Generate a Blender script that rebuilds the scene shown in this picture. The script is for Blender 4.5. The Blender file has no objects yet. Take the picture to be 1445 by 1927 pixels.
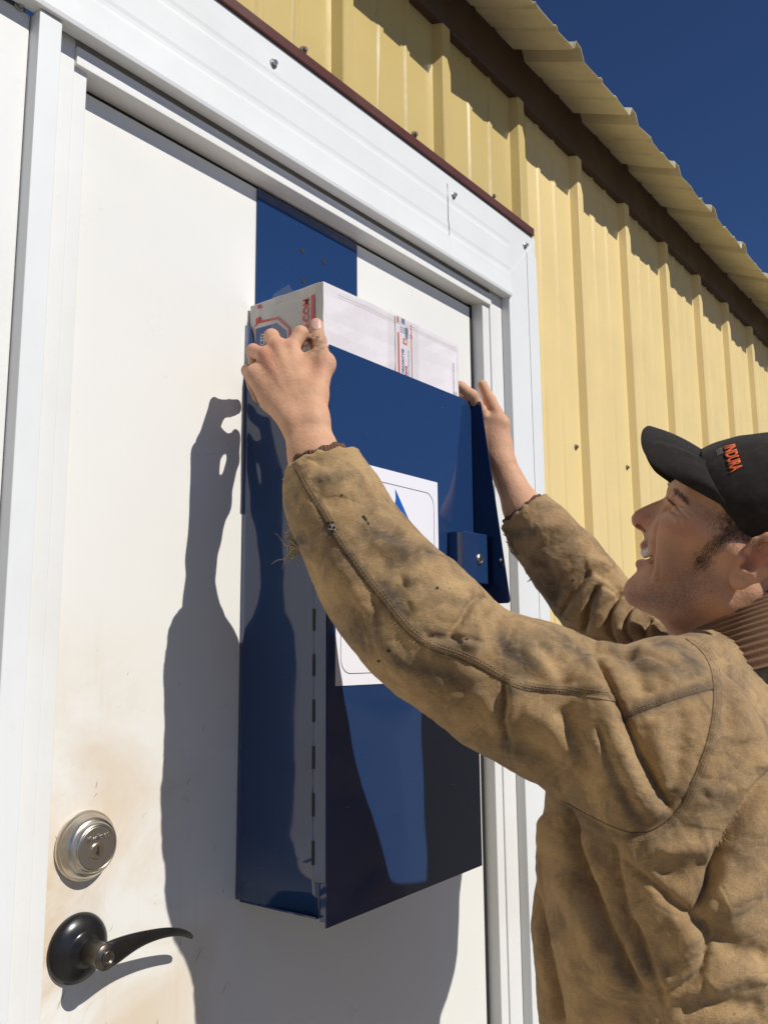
import bpy, bmesh, math, random
import numpy as np
from mathutils import Vector, Matrix
random.seed(7); rng = np.random.default_rng(11)
S = bpy.context.scene
COL = S.collection
rad = math.radians
# ------------------------------------------------------------------ camera
CAM = np.array([0.0, -0.93, 1.5])
YAW, PIT, ROL, FPX = rad(52.278), rad(9.15), rad(-0.4856), 1669.3
cf = np.array([math.sin(YAW)*math.cos(PIT), math.cos(YAW)*math.cos(PIT), math.sin(PIT)])
_r = np.array([math.cos(YAW), -math.sin(YAW), 0.0]); _u = np.cross(_r, cf)
cr = _r*math.cos(ROL)+_u*math.sin(ROL); cu = -_r*math.sin(ROL)+_u*math.cos(ROL)
cam_d = bpy.data.cameras.new('camera'); cam = bpy.data.objects.new('camera', cam_d); COL.objects.link(cam)
M = Matrix(((cr[0], cu[0], -cf[0], CAM[0]), (cr[1], cu[1], -cf[1], CAM[1]), (cr[2], cu[2], -cf[2], CAM[2]), (0, 0, 0, 1)))
cam.matrix_world = M
cam_d.sensor_fit = 'HORIZONTAL'; cam_d.sensor_width = 36.0; cam_d.lens = 36.0*FPX/1445.0
cam_d.clip_start = 0.02; cam_d.clip_end = 3000
S.camera = cam
# ------------------------------------------------------------------ light
SUNV = Vector((0.06, -1.0, 0.93)).normalized()      # towards the sun
el = math.asin(SUNV.z); az = math.atan2(SUNV.x, SUNV.y)
W = bpy.data.worlds.new('World'); S.world = W; W.use_nodes = True
nt = W.node_tree; nt.nodes.clear()
sky = nt.nodes.new('ShaderNodeTexSky'); sky.sky_type = 'NISHITA'; sky.sun_disc = False
sky.sun_elevation = el; sky.sun_rotation = az
sky.altitude = 3200; sky.air_density = 0.85; sky.dust_density = 0.0; sky.ozone_density = 8.0
bg = nt.nodes.new('ShaderNodeBackground'); bg.inputs[1].default_value = 0.051
wo = nt.nodes.new('ShaderNodeOutputWorld')
hs = nt.nodes.new('ShaderNodeHueSaturation'); hs.inputs['Saturation'].default_value = 1.04; hs.inputs['Hue'].default_value = .504; hs.inputs['Value'].default_value = 1.42
nt.links.new(sky.outputs[0], hs.inputs['Color']); nt.links.new(hs.outputs[0], bg.inputs[0]); nt.links.new(bg.outputs[0], wo.inputs[0])
sd = bpy.data.lights.new('sun', 'SUN'); sd.energy = 4.15; sd.angle = rad(0.53); sd.color = (1.0, 0.965, 0.90)
sun = bpy.data.objects.new('sun', sd); COL.objects.link(sun)
sun.rotation_euler = SUNV.to_track_quat('Z', 'Y').to_euler(); sun.location = (0, -4, 6)
S.view_settings.view_transform = 'Standard'; S.view_settings.look = 'None'
S.view_settings.exposure = 0.06; S.view_settings.gamma = 1.0
# ------------------------------------------------------------------ helpers
def tag(o, label=None, cat=None, group=None, kind=None):
    if label: o['label'] = label
    if cat: o['category'] = cat
    if group: o['group'] = group
    if kind: o['kind'] = kind
    return o
def empty(name, loc, label, cat, group=None):
    o = bpy.data.objects.new(name, None); COL.objects.link(o); o.location = loc; o.empty_display_size = .05
    return tag(o, label, cat, group)
def link(name, me, parent=None):
    o = bpy.data.objects.new(name, me); COL.objects.link(o)
    if parent is not None:
        o.parent = parent
        if parent.type == 'EMPTY': o.matrix_parent_inverse = Matrix.Translation(-Vector(parent.location))
    return o
def mesh_np(name, V, F, mat, parent=None, smooth=True):
    me = bpy.data.meshes.new(name)
    me.from_pydata([tuple(map(float, v)) for v in V] if not isinstance(V, np.ndarray) else V.tolist(), [], F if not isinstance(F, np.ndarray) else F.tolist())
    me.update()
    if smooth: me.polygons.foreach_set('use_smooth', [True]*len(me.polygons))
    if mat is not None: me.materials.append(mat)
    return link(name, me, parent)
def bm_obj(name, bm, mat, parent=None, smooth=False):
    bmesh.ops.recalc_face_normals(bm, faces=bm.faces)
    me = bpy.data.meshes.new(name); bm.to_mesh(me); bm.free()
    if smooth: me.polygons.foreach_set('use_smooth', [True]*len(me.polygons))
    if mat is not None: me.materials.append(mat)
    return link(name, me, parent)
def bevelled(o, w, seg=2, ang=30):
    m = o.modifiers.new('bevel', 'BEVEL'); m.width = w; m.segments = seg; m.limit_method = 'ANGLE'; m.angle_limit = rad(ang)
    m.harden_normals = False
    return o
def add_box(bm, x0, x1, y0, y1, z0, z1):
    v = [bm.verts.new(p) for p in ((x0,y0,z0),(x1,y0,z0),(x1,y1,z0),(x0,y1,z0),(x0,y0,z1),(x1,y0,z1),(x1,y1,z1),(x0,y1,z1))]
    for f in ((0,3,2,1),(4,5,6,7),(0,1,5,4),(1,2,6,5),(2,3,7,6),(3,0,4,7)): bm.faces.new([v[i] for i in f])
def box(name, x0, x1, y0, y1, z0, z1, mat, parent=None, bev=0):
    bm = bmesh.new(); add_box(bm, x0, x1, y0, y1, z0, z1)
    o = bm_obj(name, bm, mat, parent)
    if bev: bevelled(o, bev)
    return o
def prism(bm, pts, d):
    """extrude closed polygon pts (3d) along vector d"""
    a = [bm.verts.new(p) for p in pts]; b = [bm.verts.new(Vector(p)+Vector(d)) for p in pts]
    bm.faces.new(a); bm.faces.new(b[::-1])
    n = len(a)
    for i in range(n): bm.faces.new((a[i], a[(i+1) % n], b[(i+1) % n], b[i]))
def sweep(bm, pts, radii, n=8, up=(0,0,1), flat=1.0, closed_ends=True):
    rings = []
    P = [Vector(p) for p in pts]
    for i, p in enumerate(P):
        t = (P[min(i+1, len(P)-1)]-P[max(i-1, 0)]).normalized()
        s = t.cross(Vector(up))
        if s.length < 1e-4: s = t.cross(Vector((1,0,0)))
        s.normalize(); w = s.cross(t).normalized()
        r = radii[i] if hasattr(radii, '__len__') else radii
        rings.append([bm.verts.new(p+s*math.cos(2*math.pi*k/n)*r+w*math.sin(2*math.pi*k/n)*r*flat) for k in range(n)])
    for a, b in zip(rings, rings[1:]):
        for k in range(n): bm.faces.new((a[k], a[(k+1) % n], b[(k+1) % n], b[k]))
    if closed_ends:
        bm.faces.new(rings[0][::-1]); bm.faces.new(rings[-1])
def lathe(bm, prof, c, n=48, axis='Y'):
    """prof: list of (r, h); axis -Y outward"""
    rings = []
    for r, h in prof:
        rings.append([bm.verts.new((c[0]+r*math.cos(2*math.pi*k/n), c[1]-h, c[2]+r*math.sin(2*math.pi*k/n))) for k in range(n)])
    for a, b in zip(rings, rings[1:]):
        for k in range(n): bm.faces.new((a[k], a[(k+1) % n], b[(k+1) % n], b[k]))
    bm.faces.new(rings[-1]); bm.faces.new(rings[0][::-1])
def text_obj(name, s, size, mat, org, xd, yd, parent=None, extrude=.0003, shear=0, xs=1.0, align='LEFT', bold=0, spacing=1.0):
    cu_ = bpy.data.curves.new('txt', 'FONT'); cu_.body = s; cu_.size = size; cu_.extrude = extrude; cu_.shear = shear
    cu_.align_x = align; cu_.align_y = 'CENTER'; cu_.offset = bold; cu_.space_character = spacing; cu_.resolution_u = 3
    t = bpy.data.objects.new('txt', cu_); COL.objects.link(t)
    dg = bpy.context.evaluated_depsgraph_get(); dg.update()
    me = bpy.data.meshes.new_from_object(t.evaluated_get(dg)); me.name = name
    bpy.data.objects.remove(t); bpy.data.curves.remove(cu_)
    xd = Vector(xd).normalized(); yd = Vector(yd).normalized(); zd = xd.cross(yd)
    T = Matrix(((xd.x*xs, yd.x, zd.x, org[0]), (xd.y*xs, yd.y, zd.y, org[1]), (xd.z*xs, yd.z, zd.z, org[2]), (0,0,0,1)))
    me.transform(T); me.materials.clear(); me.materials.append(mat)
    return link(name, me, parent)
def mat(name, col, rough=.5, metal=0., spec=.5, coat=0., sss=0.):
    m = bpy.data.materials.new(name); m.use_nodes = True
    b = m.node_tree.nodes['Principled BSDF']
    b.inputs['Base Color'].default_value = (*col, 1); b.inputs['Roughness'].default_value = rough
    b.inputs['Metallic'].default_value = metal; b.inputs['Specular IOR Level'].default_value = spec
    b.inputs['Coat Weight'].default_value = coat; b.inputs['Coat Roughness'].default_value = .03
    if sss: b.inputs['Subsurface Weight'].default_value = sss; b.inputs['Subsurface Radius'].default_value = (1, .35, .2); b.inputs['Subsurface Scale'].default_value = .006
    return m
class N:
    """tiny node helper"""
    def __init__(s, m): s.t = m.node_tree; s.b = s.t.nodes['Principled BSDF']; s.co = None
    def n(s, typ, **kw):
        x = s.t.nodes.new(typ)
        for k, v in kw.items(): setattr(x, k, v)
        return x
    def obj(s):
        if s.co is None: s.co = s.n('ShaderNodeTexCoord').outputs['Object']
        return s.co
    def l(s, a, b): s.t.links.new(a, b)
    def mapping(s, scale=(1,1,1), loc=(0,0,0), rot=(0,0,0)):
        m = s.n('ShaderNodeMapping'); m.inputs['Scale'].default_value = scale; m.inputs['Location'].default_value = loc; m.inputs['Rotation'].default_value = rot
        s.l(s.obj(), m.inputs[0]); return m.outputs[0]
    def noise(s, scale, detail=4, rough=.55, vec=None, dist=0):
        x = s.n('ShaderNodeTexNoise'); x.inputs['Scale'].default_value = scale; x.inputs['Detail'].default_value = detail
        x.inputs['Roughness'].default_value = rough; x.inputs['Distortion'].default_value = dist
        s.l(vec if vec is not None else s.obj(), x.inputs['Vector']); return x.outputs[0]
    def ramp(s, fac, stops):
        x = s.n('ShaderNodeValToRGB'); e = x.color_ramp.elements
        while len(e) > 1: e.remove(e[-1])
        e[0].position = stops[0][0]; e[0].color = (*stops[0][1], 1) if hasattr(stops[0][1], '__len__') else (stops[0][1],)*3+(1,)
        for p, c in stops[1:]:
            q = e.new(p); q.color = (*c, 1) if hasattr(c, '__len__') else (c, c, c, 1)
        s.l(fac, x.inputs[0]); return x.outputs[0]
    def mix(s, fac, a, b, mode='MIX'):
        x = s.n('ShaderNodeMix', data_type='RGBA', blend_type=mode)
        for i, v in ((0, fac), (6, a), (7, b)):
            if isinstance(v, (int, float)): x.inputs[i].default_value = v
            elif isinstance(v, tuple): x.inputs[i].default_value = (*v, 1)
            else: s.l(v, x.inputs[i])
        return x.outputs[2]
    def math(s, op, a, b=0., c=0.):
        x = s.n('ShaderNodeMath', operation=op)
        for i, v in ((0, a), (1, b), (2, c)):
            if isinstance(v, (int, float)): x.inputs[i].default_value = v
            else: s.l(v, x.inputs[i])
        return x.outputs[0]
    def base(s, c): s.l(c, s.b.inputs['Base Color'])
    def rough(s, c): s.l(c, s.b.inputs['Roughness'])
    def bump(s, h, strength=.3, dist=.001):
        x = s.n('ShaderNodeBump'); x.inputs['Strength'].default_value = strength; x.inputs['Distance'].default_value = dist
        s.l(h, x.inputs['Height'])
        if s.b.inputs['Normal'].is_linked: s.l(s.b.inputs['Normal'].links[0].from_socket, x.inputs['Normal'])
        s.l(x.outputs[0], s.b.inputs['Normal'])
    def attr(s, name):
        x = s.n('ShaderNodeAttribute'); x.attribute_name = name; return x.outputs['Fac']
    def sep(s):
        x = s.n('ShaderNodeSeparateXYZ'); s.l(s.obj(), x.inputs[0]); return x.outputs
# ------------------------------------------------------------------ materials
def paint(name, col, dirt, rough=.35, amt=.5, bumpy=.05):
    m = mat(name, col, rough); n = N(m)
    f = n.ramp(n.noise(3.5, 8, .65), [(.45, 0.), (.8, 1.)])
    f2 = n.ramp(n.noise(60, 3, .6), [(.62, 0.), (.75, 1.)])
    c = n.mix(n.math('MULTIPLY', f, amt), col, dirt)
    c = n.mix(n.math('MULTIPLY', f2, amt*.35), c, dirt)
    n.base(c); n.rough(n.ramp(n.noise(9, 5), [(.3, rough*.8), (.7, rough*1.3)]))
    n.bump(n.noise(14, 3), bumpy, .002)
    return m
M_trim = paint('white_painted_steel', (.765, .775, .765), (.55, .55, .50), .38, .25, .12)
M_jamb = paint('white_jamb_paint', (.76, .755, .73), (.60, .56, .47), .42, .35)
M_yel = paint('yellow_steel_siding', (.78, .60, .265), (.60, .47, .24), .40, .35, .25)
M_yel2 = paint('darker_yellow_steel_siding', (.60, .455, .175), (.52, .40, .17), .32, .3, .35)  # darker yellow for the panel above the door
M_roof = paint('roof_steel', (.66, .60, .42), (.35, .28, .18), .5, .8, .2)
M_brown = paint('dark_brown_steel', (.055, .030, .024), (.08, .05, .035), .5, .5, .1)
M_brown2 = paint('red_brown_steel', (.10, .030, .022), (.13, .06, .04), .4, .4, .1)
M_rub = mat('black_rubber', (.012, .012, .013), .7)
M_zinc = mat('zinc_screw', (.45, .44, .42), .35, 1.)
M_screwy = paint('weathered_screw', (.16, .14, .10), (.3, .26, .2), .5, .5)
# door paint with grime that has its own shape (hand grime round the lock side, rusty dust streaks)
M_door = mat('white_door_paint', (.79, .775, .725), .33)
n = N(M_door); sx, sy, sz = n.sep()
g = n.ramp(n.noise(5.5, 7, .62, dist=.6), [(.38, 0.), (.62, 1.)])
nearlock = n.math('MULTIPLY', n.ramp(sx, [(.60, 1.), (.92, .0)]), n.ramp(n.math('SUBTRACT', sz, .8), [(.05, 1.), (.45, .95), (.78, 0.)]))
c = n.mix(n.math('MULTIPLY', n.math('MULTIPLY', g, nearlock), .85), (.79, .775, .725), (.60, .41, .20))
sv = n.mapping((60, 1, 3)); st = n.ramp(n.noise(1.0, 3, .6, vec=sv), [(.60, 0.), (.75, 1.)])
c = n.mix(n.math('MULTIPLY', n.math('MULTIPLY', st, nearlock), .4), c, (.55, .40, .22))
sm = n.mapping((300, 300, 90), rot=(0, .35, 0)); sp = n.ramp(n.noise(1.0, 2, .5, vec=sm), [(.765, 0.), (.80, 1.)])
c = n.mix(n.math('MULTIPLY', n.math('MULTIPLY', sp, n.ramp(n.noise(7, 2), [(.5, 0.), (.62, 1.)])), n.math('ADD', n.math('MULTIPLY', nearlock, .8), .1)), c, (.22, .17, .10))
n.base(c); n.rough(n.ramp(n.noise(12, 5), [(.3, .25), (.7, .42)])); n.bump(n.noise(5, 2), .25, .002); n.bump(n.noise(500, 2), .03, .0005)
def blue_mat(name, col):
    m = mat(name, col, .08, 0, .5, .42); n = N(m)
    n.base(n.mix(n.ramp(n.noise(220, 2), [(.70, 0.), (.78, .35)]), col, (.10, .12, .16)))
    n.rough(n.ramp(n.noise(16, 5), [(.3, .05), (.8, .13)]))
    n.bump(n.noise(5, 2), .10, .002)
    scr = n.ramp(n.noise(1.0, 2, .5, vec=n.mapping((40, 40, 700), rot=(.3, .2, 0))), [(.735, 0.), (.76, 1.)]); n.rough(n.math('ADD', n.math('MULTIPLY', scr, .25), n.ramp(n.noise(16, 5), [(.3, .05), (.8, .13)])))
    return m
M_blue = blue_mat('blue_powder_coat', (.0145, .041, .118))
M_blueshade = blue_mat('blue_powder_coat_shaded', (.008, .02, .07))  # same coat made darker: shade on guard and back put into the colour
M_paper = mat('white_paper', (.80, .79, .84), .6); n = N(M_paper); n.bump(n.noise(25, 3), .15, .002)
M_ink = mat('black_ink', (.02, .02, .022), .6)
M_logoblue = mat('blue_print', (.010, .095, .42), .45)
M_card = paint('white_carton', (.76, .72, .745), (.50, .42, .38), .6, .55, .5)
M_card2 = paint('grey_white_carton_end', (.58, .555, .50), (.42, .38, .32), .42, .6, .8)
M_red = paint('red_print', (.62, .06, .05), (.70, .5, .45), .5, .35)
M_bprint = paint('blue_print_on_carton', (.03, .075, .24), (.45, .47, .52), .5, .6)
M_cyan = mat('light_blue_print', (.03, .16, .45), .5)
M_tape = mat('clear_tape', (.62, .62, .60), .15, 0, .6); M_tape.node_tree.nodes['Principled BSDF'].inputs['Alpha'].default_value = .14
M_nickel = mat('brushed_nickel', (.66, .61, .53), .30, 1.); n = N(M_nickel); n.bump(n.noise(300, 2, vec=n.mapping((1, 1, 6))), .12, .0004)
M_nickd = mat('nickel_face', (.46, .43, .37), .42, 1.)
M_bronze = mat('oil_rubbed_bronze', (.018, .017, .017), .30, .3, .6); n = N(M_bronze); n.rough(n.ramp(n.noise(40, 5), [(.3, .22), (.7, .38)]))
M_bronze2 = mat('worn_bronze', (.16, .14, .12), .3, .9)
M_conc = mat('ground_gravel', (.30, .26, .20), .9); n = N(M_conc)
n.base(n.ramp(n.noise(6, 10, .7), [(.3, (.10, .085, .06)), (.7, (.18, .15, .11))])); n.bump(n.noise(30, 8, .7), .6, .02)
M_step = mat('concrete', (.33, .32, .30), .85); n = N(M_step)
n.base(n.ramp(n.noise(5, 8, .7), [(.3, (.27, .26, .24)), (.7, (.38, .37, .34))])); n.bump(n.noise(40, 6), .3, .004)
# ------------------------------------------------------------------ setting
bm = bmesh.new(); bmesh.ops.create_grid(bm, x_segments=4, y_segments=4, size=800)
g_ = bm_obj('ground', bm, M_conc); tag(g_, kind='structure')
st_ = box('path', -.8, 3.2, -2.2, -.02, -.2, .02, M_step, None, .01); tag(st_, kind='structure')
# ------------------------------------------------------------------ metal building wall
wall = empty('metal_building', (3.0, 0.2, 0), 'yellow ribbed steel wall with corrugated eave and brown trim', 'building')
YC, YF = -.050, -.031      # rib crest, flat pan
def rib_profile(xs, xe, crest0, pitch=.305):
    pts = []
    k = math.floor((xs-crest0)/pitch)-1
    while crest0+k*pitch < xe+pitch:
        c0 = crest0+k*pitch
        pts += [(c0-.010, YF), (c0-.001, YC+.0015), (c0+.001, YC), (c0+.026, YC), (c0+.028, YC+.0015), (c0+.038, YF)]
        for j in (1, 2):
            m0 = c0+.044+j*.0817
            pts += [(m0-.010, YF), (m0-.005, YF-.0035), (m0+.005, YF-.0035), (m0+.010, YF)]
        k += 1
    px_ = [p[0] for p in pts]; py_ = [p[1] for p in pts]
    return [(xs, float(np.interp(xs, px_, py_)))]+[p for p in pts if xs < p[0] < xe]+[(xe, float(np.interp(xe, px_, py_)))]
def panel(name, xs, xe, z0, z1, m, crest0, dy=0.0, thick=.0009):
    pr = rib_profile(xs, xe, crest0)
    nz = max(2, int((z1-z0)/.25)); V = []; F = []; r2 = np.random.default_rng(int(abs(xs)*100)+3)
    wob = r2.normal(0, .0006, (nz+1, len(pr)))
    for i in range(nz+1):
        z = z0+(z1-z0)*i/nz
        for j, (x, y) in enumerate(pr): V.append((x, y+dy+wob[i, j]*(1 if y > -.03 else .4), z))
    k = len(pr)
    for i in range(nz):
        for j in range(k-1): F.append((i*k+j, i*k+j+1, (i+1)*k+j+1, (i+1)*k+j))
    o = mesh_np(name, V, F, m, wall, False)
    s = o.modifiers.new('solid', 'SOLIDIFY'); s.thickness = thick; s.offset = -1
    return o
panel('wall_panel', 1.690, 9.0, .0, 2.80, M_yel, 1.645)
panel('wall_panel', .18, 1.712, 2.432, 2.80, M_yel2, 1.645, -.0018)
panel('wall_panel', -2.5, .20, .0, 2.80, M_yel, 1.645)
box('backing_wall', -2.5, .50, .0, .10, .15, 2.80, M_jamb, wall)
box('backing_wall', 1.70, 9.0, .0, .10, .15, 2.80, M_jamb, wall)
box('backing_wall', .50, 1.70, .0, .10, 2.40, 2.80, M_jamb, wall)
# eave trim (brown) and roof panel
bm = bmesh.new(); prism(bm, [(-2.5, -.0525, 2.749), (-2.5, -.0525, 2.892), (-2.5, .1, 2.892), (-2.5, .1, 2.749)], (11.5, 0, 0))
bevelled(bm_obj('eave_trim', bm, M_brown, wall), .002)
def roof_panel():
    pr = []; cr0 = 1.656; k = -14
    while cr0+k*.305 < 9.1:
        c0 = cr0+k*.305
        pr += [(c0-.026, 0), (c0-.013, .026), (c0+.013, .026), (c0+.026, 0)]
        for j in (1, 2):
            m0 = c0+.026+j*.0843
            pr += [(m0-.010, 0), (m0-.005, .0045), (m0+.005, .0045), (m0+.010, 0)]
        k += 1
    V = []; F = []; r2 = np.random.default_rng(5)
    ys = [(-.200, 2.797), (-.195, 2.799), (-.12, 2.833), (-.0545, 2.864), (.3, 3.02), (1.2, 3.42)]
    for i, (y, z) in enumerate(ys):
        for x, h in pr:
            V.append((x, y+(r2.normal(0, .0018) if i == 0 else 0), z+h-.006+r2.normal(0, .0010)))
    k = len(pr)
    for i in range(len(ys)-1):
        for j in range(k-1): F.append((i*k+j, i*k+j+1, (i+1)*k+j+1, (i+1)*k+j))
    o = mesh_np('roof', V, F, M_roof, wall, False)
    s = o.modifiers.new('solid', 'SOLIDIFY'); s.thickness = .0012; s.offset = 1
roof_panel()
# underside liner strip between the roof sheet and the eave trim
def screw_mesh(m):
    bm = bmesh.new()
    lathe(bm, [(.0072, 0), (.0072, .0012), (.0058, .0022), (.0042, .0023), (.0042, .0060), (.0034, .0068)], (0, 0, 0), 12)
    bmesh.ops.recalc_face_normals(bm, faces=bm.faces)
    me = bpy.data.meshes.new('screw'); bm.to_mesh(me); bm.free(); me.materials.append(m); return me
ms1, ms2 = screw_mesh(M_screwy), screw_mesh(M_zinc)
def screw(x, y, z, me, parent):
    o = link('screw', me, parent); o.location = (x, y, z); return o
for x, y, z in ((.955, YF-.003, 2.472), (1.262, YF-.003, 2.474), (1.549, YF-.003, 2.471), (1.700, YF-.001, 2.432)): screw(x, y, z, ms1, wall)
for k in range(8): screw(1.645+.305*(k+1)-.040, YF, 1.985, ms1, wall)
# ------------------------------------------------------------------ door frame (trim + jambs)
fr = empty('door_frame', (1.05, 0, .15), 'white steel door casing with wide head trim under a brown flashing strip', 'door frame')
YT = -.050; YJ = -.028
def profile_prism(name, prof, axis, a0, a1, m, parent, mit0=0, mit1=0):
    """prof: list of (c, y) across; extruded along axis. Mitre offsets depend on c."""
    V = []; F = []; k = len(prof)
    for (a, mt) in ((a0, mit0), (a1, mit1)):
        for c, y in prof:
            aa = a+mt*(c-prof[0][0])
            V.append((aa, y, c) if axis == 'x' else (c, y, aa))
    for j in range(k): F.append((j, (j+1) % k, k+(j+1) % k, k+j))
    F.append(tuple(range(k))[::-1]); F.append(tuple(range(k, 2*k)))
    bm = bmesh.new(); vs = [bm.verts.new(v) for v in V]
    for f in F: bm.faces.new([vs[i] for i in f])
    o = bm_obj(name, bm, m, parent); bevelled(o, .0012, 2, 40); return o
# head trim: shallow steps pressed in the face
hp = [(2.250, -.034), (2.250, -.054), (2.256, -.0555), (2.282, -.0535), (2.298, -.0525), (2.304, -.0515), (2.310, -.0515), (2.316, -.0522),
      (2.360, -.0515), (2.366, -.0505), (2.372, -.0505), (2.378, -.0512), (2.428, -.0505), (2.428, -.024), (2.30, -.020)]
profile_prism('head_trim', hp, 'x', .20, 1.5845, M_trim, fr, 0, .0)
# mitre-ended upper part to the right of the lip
bm = bmesh.new(); prism(bm, [(1.584, -.0500, 2.304), (1.707, -.0500, 2.428), (1.584, -.0500, 2.428)], (0, .026, 0)); bevelled(bm_obj('head_trim', bm, M_trim, fr), .0008)
bm = bmesh.new(); prism(bm, [(1.581, -.0490, .15), (1.707, -.0490, .15), (1.707, -.0490, 2.4265), (1.581, -.0490, 2.301)], (0, .0475, 0)); bevelled(bm_obj('side_trim', bm, M_trim, fr), .0012)
box('side_trim_fold', 1.664, 1.7075, -.0505, -.0494, .15, 2.383, M_trim, fr, .0004)
box('flashing', .30, 1.692, -.0560, -.018, 2.4285, 2.446, M_brown2, fr, .0010)
# left trim
box('side_trim', .492, .521, -.0490, -.004, .15, 2.249, M_trim, fr, .0012)
box('side_panel', .18, .491, -.0300, -.004, .15, 2.249, M_jamb, fr, .0025)
# jambs
box('jamb', .521, .5525, YJ, .0, .15, 2.285, M_jamb, fr, .0012)
box('jamb', .5525, .572, YJ+.0028, .03, .15, 2.2225, M_jamb, fr, .0012)
box('jamb', 1.5335, 1.5805, YJ-.001, .0, .15, 2.285, M_jamb, fr, .0012)
box('jamb', 1.508, 1.5335, YJ+.0022, .03, .15, 2.2225, M_jamb, fr, .0012)
box('head_jamb', .5525, 1.5335, -.0325, .03, 2.2195, 2.244, M_jamb, fr, .0012)
box('head_jamb', .5525, 1.5335, -.022, .03, 2.2442, 2.262, M_jamb, fr, .001)
box('head_jamb', .5525, 1.5335, -.008, .03, 2.2622, 2.31, M_jamb, fr, .001)
box('weather_strip', 1.4990, 1.5078, .0004, .03, .16, 2.222, M_rub, fr)
box('weather_strip', .5722, .5770, .0004, .03, .16, 2.222, M_rub, fr)
box('weather_strip', .5772, 1.4988, .004, .03, 2.2140, 2.2228, M_rub, fr)
box('threshold', .5725, 1.5075, -.03, .06, .15, .172, M_zinc, fr, .002)
for x, z in ((.870, 2.392), (1.367, 2.389), (1.655, 2.394)): screw(x, -.0512, z, ms2, fr)
screw(.476, -.0302, 2.252, ms2, fr)
for i in range(3): screw(.70+.02*i+.25*i, -.0502, 2.60, ms2, fr) if False else None
# fine crack in the trim
bm = bmesh.new(); sweep(bm, [(1.346, -.0517, 2.405), (1.3465, -.0517, 2.37), (1.345, -.0527, 2.33), (1.348, -.0527, 2.312), (1.346, -.054, 2.297)], .0005, 4)
bm_obj('seam', bm, M_rub, fr)
# small fixing holes on the head stop
for x, y, z in ((.66, -.018, 2.2229), (.755, -.014, 2.2229), (.98, -.016, 2.2229), (1.10, -.012, 2.2229)):
    bm = bmesh.new(); bmesh.ops.create_cone(bm, cap_ends=True, segments=10, radius1=.0022, radius2=.0022, depth=.0004, matrix=Matrix.Translation((x, y, z))); bm_obj('fixing_hole', bm, M_screwy, fr)
# ------------------------------------------------------------------ door
door = empty('entry_door', (1.03, 0, .17), 'white steel entry door with orange grime round its locks', 'door')
box('door_panel', .5775, 1.4985, .0, .045, .172, 2.2130, M_door, door, .0015)
# deadbolt
db = (.633, 0, 1.286)
bm = bmesh.new(); lathe(bm, [(.0385, 0), (.0392, .002), (.0385, .0055), (.0365, .0068), (.0368, .0072), (.0355, .009), (.0335, .0145), (.0310, .0180), (.0290, .0195), (.0283, .0195), (.0280, .0205), (.0262, .0238), (.0245, .0252), (.0238, .0250), (.0236, .0235)], db, 64)
o = bm_obj('deadbolt', bm, M_nickel, door, True); bevelled(o, .0002, 1, 60)
bm = bmesh.new(); lathe(bm, [(.0232, .0236), (.0232, .0246), (.0228, .0249)], db, 64); bm_obj('lock_face', bm, M_nickd, o)
bm = bmesh.new(); lathe(bm, [(.0082, .0249), (.0082, .0265), (.0078, .0269)], (db[0], 0, db[2]-.003), 40); bm_obj('cylinder', bm, M_nickel, o)
bm = bmesh.new(); add_box(bm, db[0]-.0012, db[0]+.0012, -.02705, -.0268, db[2]-.008, db[2]+.002); add_box(bm, db[0]-.0026, db[0]+.0002, -.0271, -.0268, db[2]-.006, db[2]-.0035); bm_obj('keyhole', bm, M_rub, o)
text_obj('maker_mark', 'Kwikset', .0088, M_zinc, (db[0], -.0251, db[2]+.0115), (1, 0, 0.12), (-.12, 0, 1), o, .0004, .25, align='CENTER', bold=.0001)
# lever handle
hc = (.629, 0, 1.176)
bm = bmesh.new(); lathe(bm, [(.0375, 0), (.0378, .002), (.0368, .005), (.034, .0085), (.028, .0125), (.021, .0150), (.0175, .016), (.0170, .0180), (.0155, .0185), (.0150, .022), (.0135, .0225), (.0132, .026)], hc, 64)
lv = bm_obj('lever_handle', bm, M_bronze, door, True)
bm = bmesh.new(); lathe(bm, [(.0130, .024), (.0136, .026), (.0138, .052), (.0143, .0545), (.0134, .0560)], hc, 48); bm_obj('neck', bm, M_bronze2, lv, True)
bm = bmesh.new()   # blade: starts as hub disc, sweeps to the right and curls back towards the door
ctr = [(-.004, -.051, .000), (.006, -.052, .0005), (.018, -.052, .003), (.035, -.052, .0060), (.055, -.051, .0070), (.078, -.049, .0055), (.098, -.046, .0020), (.115, -.042, -.0035), (.130, -.037, -.0105), (.139, -.033, -.017)]
hh = [.0135, .0150, .0136, .0104, .0076, .0060, .0051, .0045, .0038, .0024]; tt = [.0040, .0050, .0050, .0046, .0044, .0042, .0042, .0042, .0042, .003]
rings = []
for i, (p, a, b) in enumerate(zip(ctr, hh, tt)):
    q = ctr[min(i+1, len(ctr)-1)]; q0 = ctr[max(i-1, 0)]
    t = Vector(q)-Vector(q0); t.normalize(); w = Vector((0, -1, 0)); w = (w-t*w.dot(t)).normalized(); h = t.cross(w).normalized()
    rings.append([bm.verts.new(Vector(hc)+Vector(p)+h*a*(abs(math.cos(th))**.8*(1 if math.cos(th) >= 0 else -1))+w*b*(abs(math.sin(th))**.8*(1 if math.sin(th) >= 0 else -1))) for th in [2*math.pi*k/16 for k in range(16)]])
for a, b in zip(rings, rings[1:]):
    for k in range(16): bm.faces.new((a[k], a[(k+1) % 16], b[(k+1) % 16], b[k]))
bm.faces.new(rings[0][::-1]); bm.faces.new(rings[-1])
o = bm_obj('lever', bm, M_bronze, lv, True); ms = o.modifiers.new('s', 'SUBSURF'); ms.levels = ms.render_levels = 2
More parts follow.
